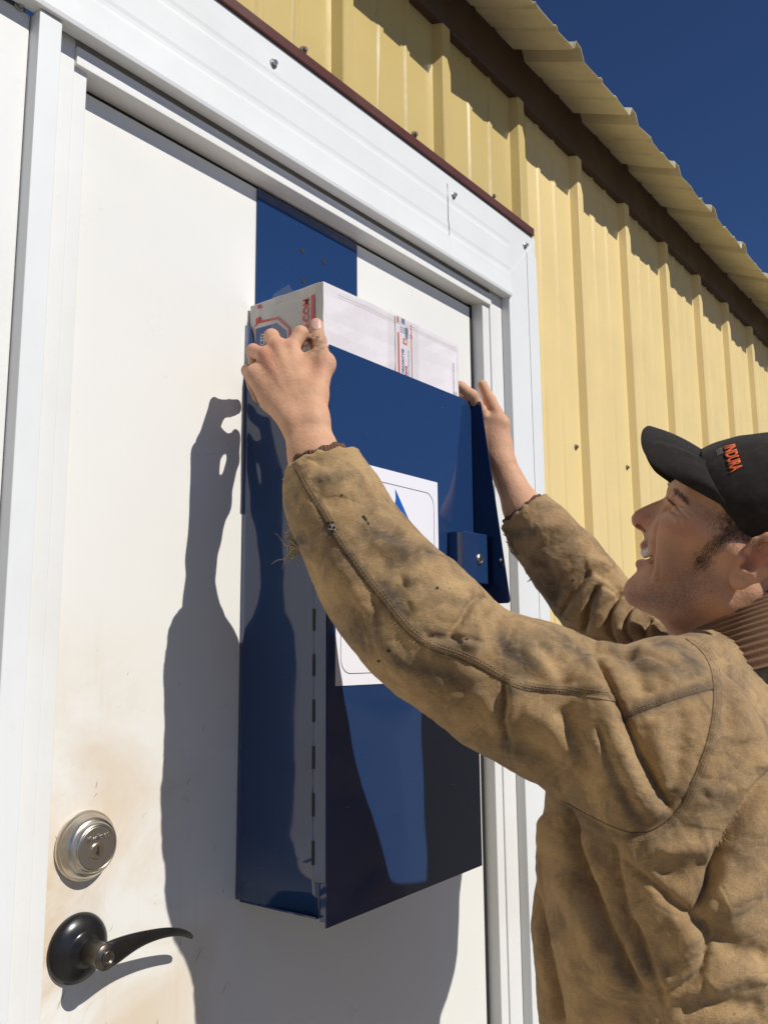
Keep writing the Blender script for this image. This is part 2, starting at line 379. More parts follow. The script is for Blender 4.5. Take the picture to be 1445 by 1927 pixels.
bm = bmesh.new(); lathe(bm, [(.0075, .0545), (.0075, .0585), (.0068, .0590), (.0058, .0590), (.0055, .0575), (.0035, .0570), (.0022, .0575)], (hc[0]+.001, 0, hc[2]), 32)
bm_obj('lock_button', bm, M_bronze2, lv, True)
# ------------------------------------------------------------------ blue drop box
BX0, BX1, BYF, BZ0 = .8710, 1.2470, -.1540, 1.1720
ZT = 1.9250
dbx = empty('parcel_drop_box', ((BX0+BX1)/2, 0, BZ0), 'deep blue steel parcel drop box with lock housing mounted on the white door', 'drop box')
T = .0022
# left side panel: taller at the door, rounded back top corner, sloping to the front
def side_pts(x, top_back, top_front):
    xf = x+(.0058 if x < 1 else 0)     # the sheet toes in a little towards the front
    return [(x, -.0005, BZ0+.006), (xf, BYF+.012, BZ0+.002), (xf, BYF+.012, top_front), (x+(xf-x)*.1, -.016, top_front), (x+(xf-x)*.06, -.011, top_back-.003), (x, -.004, top_back-.002), (x, -.0005, top_back-.010)]
prof_x = [(-.0005-.0129*k_, .8690+.0099*(k_/11)+.0007*math.sin(math.pi*k_/11)) for k_ in range(12)]
prof_x[1] = (-.0085, prof_x[1][1])
V = []; F = []
for i_, (y_, x_) in enumerate(prof_x):
    zt_ = 1.985 if y_ > -.004 else (1.983 if y_ > -.010 else 1.928)
    for j_ in range(9): V.append((x_, y_, BZ0+.006+y_*.02+(zt_-BZ0-.006)*j_/8))
for i_ in range(len(prof_x)-1):
    for j_ in range(8): F.append((i_*9+j_, i_*9+j_+1, i_*9+j_+10, i_*9+j_+9))
o = mesh_np('side_panel', V, F, M_blue, dbx); o.modifiers.new('solid', 'SOLIDIFY').thickness = .002; o.modifiers['solid'].offset = 1
bm = bmesh.new(); prism(bm, side_pts(BX1-T, 1.930, 1.920), (T, 0, 0)); bevelled(bm_obj('side_panel', bm, M_blue, dbx), .0006)
box('back_panel', BX0+T, BX1-T, -.0036, -.0012, BZ0+.006, 1.93, M_blueshade, dbx)
box('bottom_panel', BX0+T, BX1-T, BYF+.012, -.004, BZ0+.002, BZ0+.0045, M_blue, dbx, .0005)
BXF = .8795
# piano hinge leaf with slots on the left side
box('hinge_leaf', BXF-.0014, BXF-.0001, BYF+.0005, BYF+.0215, BZ0+.045, 1.90, M_blue, dbx, .0004)
for k in range(12):
    z = BZ0+.065+k*.0590
    box('hinge_slot', BXF-.0020, BXF-.0014, BYF+.0195, BYF+.0240, z, z+.0290, M_rub, dbx)
bm = bmesh.new(); add_box(bm, BXF+.0004, BXF+T+.001, BYF+.0015, BYF+.012, BZ0-.002, BZ0+.044); bevelled(bm_obj('corner_flange', bm, M_blue, dbx), .0006)
# front door of the box
bm = bmesh.new(); prism(bm, [(BXF-.0008, BYF, BZ0-.008), (BX1+.0008, BYF, BZ0+.000), (BX1+.0008, BYF, ZT), (BXF+.004, BYF, ZT)], (0, T, 0)); bevelled(bm_obj('front_panel', bm, M_blue, dbx), .0006)
# right wing plate that widens downward
wz0, wz1 = 1.580, 1.9225
bm = bmesh.new(); prism(bm, [(BX1+.0010, BYF-.016, wz1), (BX1+.0010, BYF+.02, wz1), (BX1+.0010, BYF+.02, wz0), (BX1+.0010, BYF-.060, wz0), (BX1+.001, BYF-.0625, wz0+.002), (BX1+.001, BYF-.0635, wz0+.006), (BX1+.001, BYF-.0195, wz1-.006), (BX1+.001, BYF-.018, wz1-.001)], (T, 0, 0)); bevelled(bm_obj('side_guard', bm, M_blueshade, dbx), .0006)
# lock housing
lh = box('lock_housing', 1.1670, 1.2400, BYF-.0300, BYF-.0002, 1.611, 1.6925, M_blue, dbx, .0022)
bm = bmesh.new(); lathe(bm, [(.0088, 0), (.0088, .0015), (.0072, .003), (.0066, .003), (.0062, .0020), (.0045, .0020), (.004, .0034)], (1.213, BYF-.0302, 1.650), 28); lk = bm_obj('lock_cylinder', bm, M_zinc, lh, False)
bm = bmesh.new(); add_box(bm, 1.2122, 1.2138, BYF-.0339, BYF-.0335, 1.6470, 1.6530); bm_obj('keyhole', bm, M_rub, lh)
# mounting plate up the door
o = box('mounting_plate', .888, 1.1285, -.0030, -.0001, 1.93, 2.2125, M_blue, dbx, .0008)
for x, z in ((.989, 2.147), (1.042, 2.147), (.992, 2.096)):
    bm = bmesh.new(); lathe(bm, [(.0042, 0), (.0042, .0006)], (x, -.0030, z), 16); bm_obj('bolt_hole', bm, M_rub, o)
# two tiny zinc specks on the box front
for x, z in ((1.157, 1.6945), (1.160, 1.895)):
    bm = bmesh.new(); lathe(bm, [(.0012, 0), (.0010, .0006)], (x, BYF, z), 10); bm_obj('zinc_speck', bm, M_zinc, dbx)
# notice sheet
ns = empty('notice_sheet', (1.017, BYF, 1.46), 'white paper sheet with blue peak shape stuck on the drop box front', 'notice')
box('sheet', .8955, 1.1400, BYF-.0012, BYF-.0002, 1.4600, 1.7680, M_paper, ns)
def round_frame(x0, x1, z0, z1, r, y, w=.0009):
    pts = []
    for cx_, cz_, a0 in ((x1-r, z1-r, 0), (x0+r, z1-r, 90), (x0+r, z0+r, 180), (x1-r, z0+r, 270)):
        for k in range(7): a = rad(a0+k*15); pts.append((cx_+r*math.cos(a), cz_+r*math.sin(a)))
    bm = bmesh.new(); n_ = len(pts); cx0, cz0 = (x0+x1)/2, (z0+z1)/2
    a = [bm.verts.new((x, y, z)) for x, z in pts]; b = []
    for x, z in pts:
        d = Vector((cx0-x, 0, cz0-z)).normalized()*w*1.3; b.append(bm.verts.new((x+d.x, y, z+d.z)))
    for k in range(n_): bm.faces.new((a[k], a[(k+1) % n_], b[(k+1) % n_], b[k]))
    return bm
bm_obj('printed_border', round_frame(.905, 1.129, 1.475, 1.748, .02, BYF-.0014), M_ink, ns)
bm = bmesh.new(); vs = [bm.verts.new((x, BYF-.0015, z)) for x, z in ((1.029, 1.742), (1.030, 1.728), (1.020, 1.68), (1.0, 1.64), (1.07, 1.645), (1.1145, 1.6315), (1.085, 1.671), (1.055, 1.709))]; bm.faces.new(vs); bm_obj('peak_shape', bm, M_logoblue, ns)
# ------------------------------------------------------------------ parcel
pc = empty('parcel', (1.04, -.08, 1.86), 'white postal carton with red and blue printed tape pushed into the drop box', 'parcel')
PX0, PX1, PY0, PY1, PZ1 = .8745, 1.2160, -.1505, -.0050, 2.016
bm = bmesh.new(); add_box(bm, PX0, PX1, PY0, PY1, 1.84, PZ1)
bmesh.ops.subdivide_edges(bm, edges=bm.edges, cuts=9, use_grid_fill=True)
for v in bm.verts:
    fx = (v.co.x-PX0)/(PX1-PX0)
    v.co.z += .004*fx*(1 if v.co.z > 1.95 else 0) + random.gauss(0, .0004)
    v.co.y += random.gauss(0, .0004); v.co.x += random.gauss(0, .0004)
o = bm_obj('carton', bm, M_card, pc, True); bevelled(o, .0012, 2, 50)
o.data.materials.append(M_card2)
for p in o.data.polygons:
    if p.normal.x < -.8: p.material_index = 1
o.data.polygons.foreach_set('use_smooth', [False]*len(o.data.polygons))
carton = o
XE = PX0-.0014           # end face print plane
def endface(name, pts, m, off=0):
    """pts in (y, z)"""
    bm = bmesh.new(); vs = [bm.verts.new((XE-off, y, z)) for y, z in pts]; bm.faces.new(vs)
    return bm_obj(name, bm, m, pc)
endface('red_bar', [(-.1345, 1.905), (-.1285, 1.905), (-.1285, 2.000), (-.1345, 2.000)], M_red)
text_obj('web_address', 'USPS.COM', .0155, M_red, (XE-.0002, -.1190, 1.927), (0, 0, 1), (0, 1, 0), pc, .0001, xs=.98, bold=.0004)
endface('badge_border', [(-.016, 1.905), (-.016, 1.982), (-.0235, 1.987), (-.064, 1.984), (-.088, 1.962), (-.088, 1.905)], M_red)
endface('badge_gap', [(-.017, 1.905), (-.017, 1.979), (-.0255, 1.983), (-.0630, 1.980), (-.0855, 1.960), (-.0855, 1.905)], M_card2, .0003)
endface('badge_panel', [(-.019, 1.905), (-.019, 1.976), (-.062, 1.975), (-.0825, 1.958), (-.0825, 1.905)], M_bprint, .0006)
text_obj('badge_text', 'PRODUCED', .0105, M_card, (XE-.0008, -.0335, 1.915), (0, 0, 1), (0, 1, 0), pc, .0001, xs=.9, bold=.0001)
text_obj('badge_text', 'FORCED', .0105, M_card, (XE-.0008, -.0560, 1.925), (0, 0, 1), (0, 1, 0), pc, .0001, xs=.9, bold=.0001)
endface('red_seal', [(-.0185, 1.984), (-.0185, 1.992), (-.0275, 1.994), (-.0275, 1.986)], M_red, .0004)
endface('red_seal', [(-.0215, 2.006), (-.0215, 2.012), (-.0285, 2.013), (-.0285, 2.007)], M_red, .0004)
endface('tape_flap', [(-.040, 2.005), (-.075, 2.001), (-.108, 1.998), (-.112, 1.94), (-.060, 1.95)], M_tape, .0012)
YP = PY0-.0014
def fface(name, x0, x1, z0, z1, m, off=0, sk=0.0):
    bm = bmesh.new(); vs = [bm.verts.new(p) for p in ((x0, YP-off, z0), (x1, YP-off, z0), (x1+sk, YP-off, z1), (x0+sk, YP-off, z1))]; bm.faces.new(vs)
    return bm_obj(name, bm, m, pc)
fface('postal_tape', 1.0385, 1.0880, 1.90, 2.0165, M_card, .0000)
fface('red_stripe', 1.0440, 1.0490, 1.925, 1.990, M_red, .0003, -.001)
fface('red_stripe', 1.0425, 1.0470, 2.006, 2.0155, M_red, .0003)
fface('red_stripe', 1.0790, 1.0812, 1.90, 2.012, M_red, .0003, -.0006)
fface('red_stripe', 1.0455, 1.0495, 1.905, 1.922, M_red, .0003)
for z in (1.993, 1.9965, 2.000): fface('blue_line', 1.0500, 1.0720, z, z+.0009, M_bprint, .0004)
for z in (1.914, 1.918, 1.911): fface('red_line', 1.0425, 1.0530, z, z+.0008, M_red, .0005)
for z in (1.990, 1.9935): fface('red_line', 1.0745, 1.0830, z, z+.0009, M_red, .0005)
fface('blue_emblem', 1.0555, 1.0640, 1.900, 1.924, M_bprint, .0004)
fface('blue_emblem', 1.0580, 1.0665, 1.902, 1.912, M_cyan, .0006)
fface('blue_emblem', 1.0540, 1.0625, 2.0075, 2.0155, M_bprint, .0004)
fface('blue_emblem', 1.0635, 1.0705, 1.9855, 2.0035, M_bprint, .0004)
fface('red_seal', 1.0575, 1.0680, 1.975, 1.9845, M_red, .0004)
fface('white_mark', 1.0605, 1.0650, 1.9775, 1.9820, M_card, .0006)
text_obj('tape_text', 'PRIORITY\u00ae', .0082, M_bprint, (1.0570, YP-.0005, 1.9270), (0, 0, 1), (-1, 0, 0), pc, .0001, .15, xs=.95, bold=.00012)
text_obj('tape_text', 'MAIL', .0082, M_red, (1.0650, YP-.0005, 1.9250), (0, 0, 1), (-1, 0, 0), pc, .0001, .15, xs=.95, bold=.0002)
text_obj('tape_text', 'UNITED STATES POSTAL SERVICE', .0030, M_bprint, (1.0715, YP-.0005, 1.9250), (0, 0, 1), (-1, 0, 0), pc, .0001, xs=.95)
text_obj('small_print', 'This packaging is the property of the Postal Service', .0032, M_ink, (1.1990, YP-.0003, 1.9150), (0, 0, 1), (-1, 0, 0), pc, .0001)
text_obj('small_print', 'not for resale', .0032, M_ink, (1.2050, YP-.0003, 1.9150), (0, 0, 1), (-1, 0, 0), pc, .0001)
# clear tape over the top edge of the carton
fface('clear_tape', 1.02, 1.100, 1.90, 2.0175, M_tape, .0009)
bm = bmesh.new(); vs = [bm.verts.new(p) for p in ((PX0-.003, -.045, PZ1-.012), (PX0-.003, -.100, PZ1-.010), (PX0-.001, -.085, PZ1+.012), (PX0-.001, -.055, PZ1+.006))]; bm.faces.new(vs); bm_obj('tape_flap', bm, M_tape, pc)

M_edge = mat('tape_edge', (.50, .46, .42), .4)
for z0_, z1_ in ((2.0075, 2.0085), (2.0035, 2.0039)):
    bm = bmesh.new(); vs = [bm.verts.new(p) for p in ((.905, YP-.0003, z0_), (1.2120, YP-.0003, z0_+.003), (1.2120, YP-.0003, z0_+.0035), (.905, YP-.0003, z0_+.0005))]; bm.faces.new(vs); bm_obj('tape_edge', bm, M_edge, pc)
fface('tape_edge', 1.2125, 1.2130, 1.90, 2.010, M_edge, .0003)

# galvanised base strip along the foot of the wall
box('base_strip', .18, 9.0, -.030, .0, .0, .150, M_step, wall, .003)
# small scuffs and drips on the door
M_scuff = mat('grey_scuff', (.30, .27, .22), .6); rs = random.Random(21)
for k in range(26):
    x = rs.uniform(.60, .86); z = rs.uniform(1.02, 1.48); a = rs.gauss(1.2, .5); L_ = rs.uniform(.004, .022); w_ = rs.uniform(.0002, .0005)
    bm = bmesh.new(); dx, dz = math.cos(a)*L_, math.sin(a)*L_
    pts = [(x+dx*t+rs.gauss(0, .0006), z+dz*t+rs.gauss(0, .0006)) for t in (0, .33, .66, 1)]
    up_ = [bm.verts.new((p[0]-w_*(1 if 0 < i < 3 else .2), -.0003, p[1])) for i, p in enumerate(pts)]; dn_ = [bm.verts.new((p[0]+w_*(1 if 0 < i < 3 else .2), -.0003, p[1])) for i, p in enumerate(pts)]
    for i in range(3): bm.faces.new((up_[i], up_[i+1], dn_[i+1], dn_[i]))
    bm_obj('scuff_mark', bm, M_scuff, door)
# ================================================================== implicit-surface modelling
def chunks_eval(f, lo, hi, h, c=8, band=0.0):
    lo = np.array(lo, float); hi = np.array(hi, float)
    nc = np.ceil((hi-lo)/(h*c)).astype(int); n = nc*c+1
    F = np.full(n, 1.0, np.float32)
    cc = np.stack(np.meshgrid(*[np.arange(k) for k in nc], indexing='ij'), -1).reshape(-1, 3)
    ctr = lo+(cc+.5)*c*h
    d = f(ctr)
    act = np.abs(d) < c*h*.87*1.25+band
    ins = cc[(~act) & (d < 0)]
    for i, j, k in ins: F[i*c:(i+1)*c+1, j*c:(j+1)*c+1, k*c:(k+1)*c+1] = -1.0
    g = np.stack(np.meshgrid(*[np.arange(c+1)]*3, indexing='ij'), -1).reshape(-1, 3)
    A = cc[act]
    B = 260
    for s in range(0, len(A), B):
        idx = (A[s:s+B, None, :]*c+g[None]).reshape(-1, 3)
        v = f(lo+idx*h)
        F[idx[:, 0], idx[:, 1], idx[:, 2]] = v
    return F, lo
def surface_nets(F, lo, h):
    S_ = F < 0
    nx, ny, nz = F.shape
    m = np.zeros((nx-1, ny-1, nz-1), np.int8)
    for i in (0, 1):
        for j in (0, 1):
            for k in (0, 1): m += S_[i:nx-1+i, j:ny-1+j, k:nz-1+k]
    cells = np.argwhere((m > 0) & (m < 8))
    ids = np.full(m.shape, -1, np.int32); ids[tuple(cells.T)] = np.arange(len(cells))
    acc = np.zeros((len(cells), 3)); cnt = np.zeros(len(cells))
    corners = [(i, j, k) for i in (0, 1) for j in (0, 1) for k in (0, 1)]
    for a in corners:
        for ax in range(3):
            if a[ax]: continue
            b = list(a); b[ax] = 1
            fa = F[tuple((cells+a).T)]; fb = F[tuple((cells+b).T)]
            cr_ = (fa < 0) != (fb < 0)
            t = np.where(cr_, fa/np.where(cr_, fa-fb, 1), 0)
            p = np.tile(np.array(a, float), (len(cells), 1)); p[:, ax] += t
            acc[cr_] += p[cr_]; cnt[cr_] += 1
    V = lo+(cells+acc/cnt[:, None])*h
    Q = []
    for ax in range(3):
        o1, o2 = [(1, 2), (2, 0), (0, 1)][ax]
        sl_a = [slice(None)]*3; sl_b = [slice(None)]*3
        sl_a[ax] = slice(0, -1); sl_b[ax] = slice(1, None)
        A_, B_ = S_[tuple(sl_a)], S_[tuple(sl_b)]
        e = np.argwhere(A_ != B_)
        ok = (e[:, o1] > 0) & (e[:, o2] > 0) & (e[:, o1] < F.shape[o1]-1) & (e[:, o2] < F.shape[o2]-1)
        e = e[ok]; inside = A_[tuple(e.T)]
        q = []
        for d1, d2 in ((-1, -1), (0, -1), (0, 0), (-1, 0)):
            c_ = e.copy(); c_[:, o1] += d1; c_[:, o2] += d2; q.append(ids[tuple(c_.T)])
        q = np.stack(q, 1); q[~inside] = q[~inside][:, ::-1]
        Q.append(q)
    Q = np.concatenate(Q); Q = Q[(Q >= 0).all(1)]
    return V, Q
def vnormals(V, Q):
    n = np.cross(V[Q[:, 2]]-V[Q[:, 0]], V[Q[:, 3]]-V[Q[:, 1]])
    N_ = np.zeros_like(V)
    for k in range(4): np.add.at(N_, Q[:, k], n)
    return N_/(np.linalg.norm(N_, axis=1, keepdims=True)+1e-12)
def relax(V, Q, it=1, lam=.5):
    E_ = np.concatenate([Q[:, [0, 1]], Q[:, [1, 2]], Q[:, [2, 3]], Q[:, [3, 0]]])
    for _ in range(it):
        s = np.zeros_like(V); c = np.zeros(len(V))
        np.add.at(s, E_[:, 0], V[E_[:, 1]]); np.add.at(c, E_[:, 0], 1)
        np.add.at(s, E_[:, 1], V[E_[:, 0]]); np.add.at(c, E_[:, 1], 1)
        V = V+(s/c[:, None]-V)*lam
    return V
def big_mesh(name, V, Q, m, parent, attrs=None):
    me = bpy.data.meshes.new(name); nv, nq = len(V), len(Q)
    me.vertices.add(nv); me.vertices.foreach_set('co', V.astype(np.float32).ravel())
    me.loops.add(nq*4); me.loops.foreach_set('vertex_index', Q.astype(np.int32).ravel())
    me.polygons.add(nq); me.polygons.foreach_set('loop_start', np.arange(0, nq*4, 4, dtype=np.int32))
    me.polygons.foreach_set('use_smooth', np.ones(nq, bool))
    me.update(calc_edges=True); me.validate()
    if m: me.materials.append(m)
    for k, a in (attrs or {}).items():
        at = me.attributes.new(k, 'FLOAT', 'POINT'); at.data.foreach_set('value', a.astype(np.float32))
    return link(name, me, parent)
def smin(a, b, k):
    h = np.clip(.5+.5*(b-a)/k, 0, 1); return b*(1-h)+a*h-k*h*(1-h)
def smax(a, b, k): return -smin(-a, -b, k)
def cap(P, a, b, ra, rb):
    a = np.asarray(a, float); b = np.asarray(b, float); ba = b-a
    t = np.clip(((P-a)@ba)/(ba@ba+1e-12), 0, 1)
    return np.linalg.norm(P-a-t[:, None]*ba, axis=1)-(ra+(rb-ra)*t)
def ell(P, c, r, R=None):
    q = P-np.asarray(c, float)
    if R is not None: q = q@np.asarray(R).T
    r = np.asarray(r, float); k0 = np.linalg.norm(q/r, axis=1); k1 = np.linalg.norm(q/(r*r), axis=1)+1e-9
    return k0*(k0-1)/k1
def chain(P, pts, rr, k):
    d = None
    for i in range(len(pts)-1):
        e = cap(P, pts[i], pts[i+1], rr[i], rr[i+1]); d = e if d is None else smin(d, e, k)
    return d
def vnoise(P, seed=0):
    """cheap smooth 3-d value noise, -1..1"""
    i = np.floor(P).astype(np.int64); f = P-i; f = f*f*(3-2*f)
    def hsh(a, b, c):
        n_ = (a*73856093) ^ (b*19349663) ^ (c*83492791) ^ (seed*2654435)
        n_ = (n_ ^ (n_ >> 13))*1274126177 & 0x7fffffff
        return (n_ & 0xffff)/32767.5-1
    r = 0
    for dx in (0, 1):
        for dy in (0, 1):
            for dz in (0, 1):
                w = (f[:, 0] if dx else 1-f[:, 0])*(f[:, 1] if dy else 1-f[:, 1])*(f[:, 2] if dz else 1-f[:, 2])
                r = r+w*hsh(i[:, 0]+dx, i[:, 1]+dy, i[:, 2]+dz)
    return r
# survey helpers: a direction seen from the place the survey photo was taken, met with a plane or a distance
def ray(u, v): return cf+cr*(u-722.5)/FPX-cu*(v-963.5)/FPX
def wd(u, v, d): return CAM+ray(u, v)*d
def wx(u, v, X): r = ray(u, v); return CAM+r*(X/r[0])
def proj(P):
    q = P-CAM; z = q@cf
    return np.stack([722.5+FPX*(q@cr)/z, 963.5-FPX*(q@cu)/z, z], -1)
# ================================================================== PERSON
person = empty('person', (1.145, -.51, .02), 'young man in dirty tan jacket and black cap reaching up to the parcel', 'person')
# ---- head frame
DM = 1.03; HS = 1.165      # canonical head model and the size it is placed at
O_ = wd(1300, 1040, DM); OC = O_
_n = O_-CAM; _n = _n/np.linalg.norm(_n)
ax_a = -(cr-(cr@_n)*_n); ax_a /= np.linalg.norm(ax_a); ax_c = -_n; ax_b = np.cross(ax_a, ax_c)
HM = np.stack([ax_a, ax_b, ax_c])
def hl(u, v, c=0.0):
    r = ray(u, v); t = ((OC+ax_c*c-CAM)@ax_c)/(r@ax_c); return HM@(CAM+r*t-OC)
O_ = wd(1300, 1040, DM*HS)      # where the head stands
def toW(L): return O_+np.asarray(L)@HM*HS
def toL(P): return (P-O_)@HM.T/HS
TL = rad(36); Rh = np.array([[math.cos(TL), math.sin(TL), 0], [-math.sin(TL), math.cos(TL), 0], [0, 0, 1]])  # rows: fwd, up, side
def poly2(A, B, pts):
    P = np.stack([A, B], -1); d = np.full(len(A), 1e9); s = np.ones(len(A)); n_ = len(pts)
    for i in range(n_):
        a = pts[i]; b = pts[i-1]; e = b-a; w = P-a
        t = np.clip((w@e)/(e@e), 0, 1); q = w-t[:, None]*e
        d = np.minimum(d, (q*q).sum(1))
        c1 = P[:, 1] >= a[1]; c2 = P[:, 1] < b[1]; c3 = e[0]*w[:, 1] > e[1]*w[:, 0]
        fl = (c1 & c2 & c3) | (~c1 & ~c2 & ~c3); s = np.where(fl, -s, s)
    return s*np.sqrt(d)
face_px = [(1283,903),(1270,914),(1266,924),(1267,936),(1266,945),(1258,962),(1240,978),(1222,992),(1213,1003),(1211.5,1014),(1208.5,1019),(1207,1024),(1209,1032),(1213,1043),(1204,1052),(1199.5,1058),(1199,1065),(1197.5,1078),(1192.5,1089),(1188,1097),(1182.5,1107),(1181.5,1116),(1185,1124),(1192,1131),(1209,1143.5),(1237,1159),(1262,1176),(1320,1190),(1420,1150),(1430,950),(1330,880)]
nose_px = [(1268,935),(1261,937.5),(1243,940.5),(1227,947),(1209,955),(1197,962.5),(1190,974),(1192,987),(1199,994.5),(1209,1000.5),(1216,1006),(1245,1005),(1275,975)]
FP = [hl(*p)[:2] for p in face_px]; NP_ = [hl(*p)[:2] for p in nose_px]
ptsW = lambda L: [wd(*p) for p in L]
nb0 = hl(1262, 941)[:2]; nt0 = hl(1196, 975)[:2]; nbd = nt0-nb0; nbl = nbd@nbd
NECK = wd(1398, 1220, 1.195)
def sdf_head(P):
    L = toL(P)
    A, B, C0 = L[:, 0], L[:, 1], L[:, 2]
    C = np.abs(C0); Q = np.stack([A, B, C], -1)
    d = ell(Q, [*hl(1422, 985)[:2], 0], (.098, .088, .0720), Rh)                      # cranium
    d = smin(d, ell(Q, [*hl(1335, 1045)[:2], 0], (.066, .074, .0600)), .025)
    s = poly2(A, B, FP)
    w = .020+np.clip((hl(1200, 1040)[0]-A)*.42, 0, .04)
    d = smin(d, smax(s, C-w, .030), .012)
    def e_(u, v, c, r, R=None):
        return ell(Q, hl(u, v, c), r, R)
    d = smin(d, e_(1292, 1000, .038, (.030, .026, .022)), .020)      # cheek bone
    d = smin(d, e_(1261, 1013, .033, (.0225, .028, .0215)), .008)      # smiling cheek
    d = smin(d, e_(1262, 1060, .034, (.022, .027, .020)), .016)
    d = smin(d, e_(1250, 1096, .026, (.024, .021, .019)), .016)
    d = smin(d, cap(Q, hl(1204, 1114, .006), hl(1275, 1140, .036), .0165, .018), .016)
    d = smin(d, cap(Q, hl(1275, 1140, .036), hl(1352, 1118, .056), .018, .017), .020)   # jaw
    d = smin(d, cap(Q, hl(1352, 1118, .056), hl(1388, 1060, .061), .017, .015), .020)
    d = smin(d, cap(Q, hl(1296, 985, .050), hl(1385, 1040, .063), .012, .012), .024)    # zygoma
    d = smin(d, cap(Q, hl(1276, 925, .012), hl(1303, 934, .040), .0095, .0095), .012)   # brow ridge
    d = smax(d, -e_(1262, 952, .031, (.010, .0085, .012)), .010)      # socket
    d = smin(d, e_(1273, 948, .030, (.0115, .0105, .0125)), .003)     # lid over eyeball
    d = smin(d, cap(Q, hl(1268, 958, .026), hl(1290, 968, .042), .0050, .0050), .005)   # lower lid bag
    # nose
    t = np.clip(((L[:, :2]-nb0)@nbd)/nbl, 0, 1.1)
    wn = .0045+.0050*t**1.5+np.clip((-(L[:, :2]-nb0)@np.array([-nbd[1], nbd[0]])/math.sqrt(nbl)), -.01, .02)*.0
    back = np.clip((nb0[0]-.0-A)*0+np.maximum(0, -poly2(A, B, NP_)-.003)*.75, 0, .012)
    dn = smax(poly2(A, B, NP_), C-wn-.0012-back, .0042)
    dn = smin(dn, ell(Q, [*hl(1205, 978)[:2], 0], (.0094, .0092, .0090)), .005)
    dn = smin(dn, e_(1227, 989, .0130, (.0110, .0080, .0066)), .004)
    d = smin(d, dn, .007)
    d = smax(d, -cap(Q, hl(1202, 989, .0085), hl(1220, 996, .0125), .0026, .0034), .002)    # nostril
    # mouth
    Rm = np.array([[math.cos(-.45), math.sin(-.45), 0], [-math.sin(-.45), math.cos(-.45), 0], [0, 0, 1]])
    mo = ell(Q, hl(1211, 1043, 0), (.0165, .0078, .0250), Rm)
    mo = smin(mo, cap(Q, hl(1212, 1044, .014), hl(1228, 1053, .042), .0056, .0050), .003)
    d = smax(d, -mo, .003)
    ul = chain(Q, [hl(1210, 1027, 0), hl(1213, 1031, .010), hl(1226, 1044, .0265)], [.0036, .0036, .0020], .004)
    ll = chain(Q, [hl(1203.5, 1061, 0), hl(1206, 1062, .010), hl(1227, 1058, .0265)], [.0050, .0048, .0022], .004)
    d = smin(d, smin(ul, ll, .001), .004)
    # ear (both sides)
    E0 = hl(1420, 1058, .0815)
    q = (Q-E0)@Rh.T/1.03
    q2 = q.copy(); q2[:, 2] = q[:, 2]-(-q[:, 0])*.35          # flares outwards to the back
    bowl = ell(q2, (0, 0, 0), (.0165, .0275, .0055))
    bowl = smax(bowl, -ell(q2, (.0015, -.004, .0060), (.0095, .0130, .0075)), .002)
    bowl = smax(bowl, -ell(q2, (-.002, .0125, .0058), (.0085, .0085, .0045)), .002)
    hel = [( .0105, .006, .004), (.0120, .018, .0055), (.0050, .0285, .0065), (-.0070, .0275, .0070), (-.0150, .0165, .0070), (-.0160, .0020, .0065), (-.0115, -.0130, .0055), (-.0040, -.0230, .0045)]
    bowl = smin(bowl, chain(q2, [np.array(p) for p in hel], [.0030, .0036, .0042, .0042, .0040, .0036, .0032, .0034], .003), .003)
    bowl = smin(bowl, chain(q2, [np.array(p) for p in ((-.0085, .0120, .0045), (-.0095, 0, .0055), (-.0050, -.0120, .0055), (.0030, -.0145, .0055))], [.0030, .0030, .0032, .0034], .003), .003)
    bowl = smin(bowl, ell(q2, (.0010, -.0245, .0030), (.0090, .0095, .0046)), .004)
    bowl = smin(bowl, ell(q2, (.0110, -.0050, .0045), (.0042, .0062, .0036)), .003)
    d = smin(d, smin(bowl, ell(q, (.006, 0, -.011), (.008, .020, .012)), .003)*1.03, .003)
    d = d*HS
    # neck
    nk = chain(P, [toW([*hl(1392, 1085)[:2], 0]), toW([*hl(1375, 1180)[:2], 0]), NECK-np.array([0, 0, .06])], [.062, .057, .052], .02)
    nk = smin(nk, chain(P, [toW([*hl(1300, 1160)[:2], 0]), toW([*hl(1322, 1230)[:2], 0])], [.030, .036], .02), .03)
    d = smin(d, nk, .022)
    d = smin(d, cap(P, toW(hl(1405, 1110, .054)), NECK+np.array([-.04, .05, -.02]), .012, .012), .02)   # neck muscle
    return d
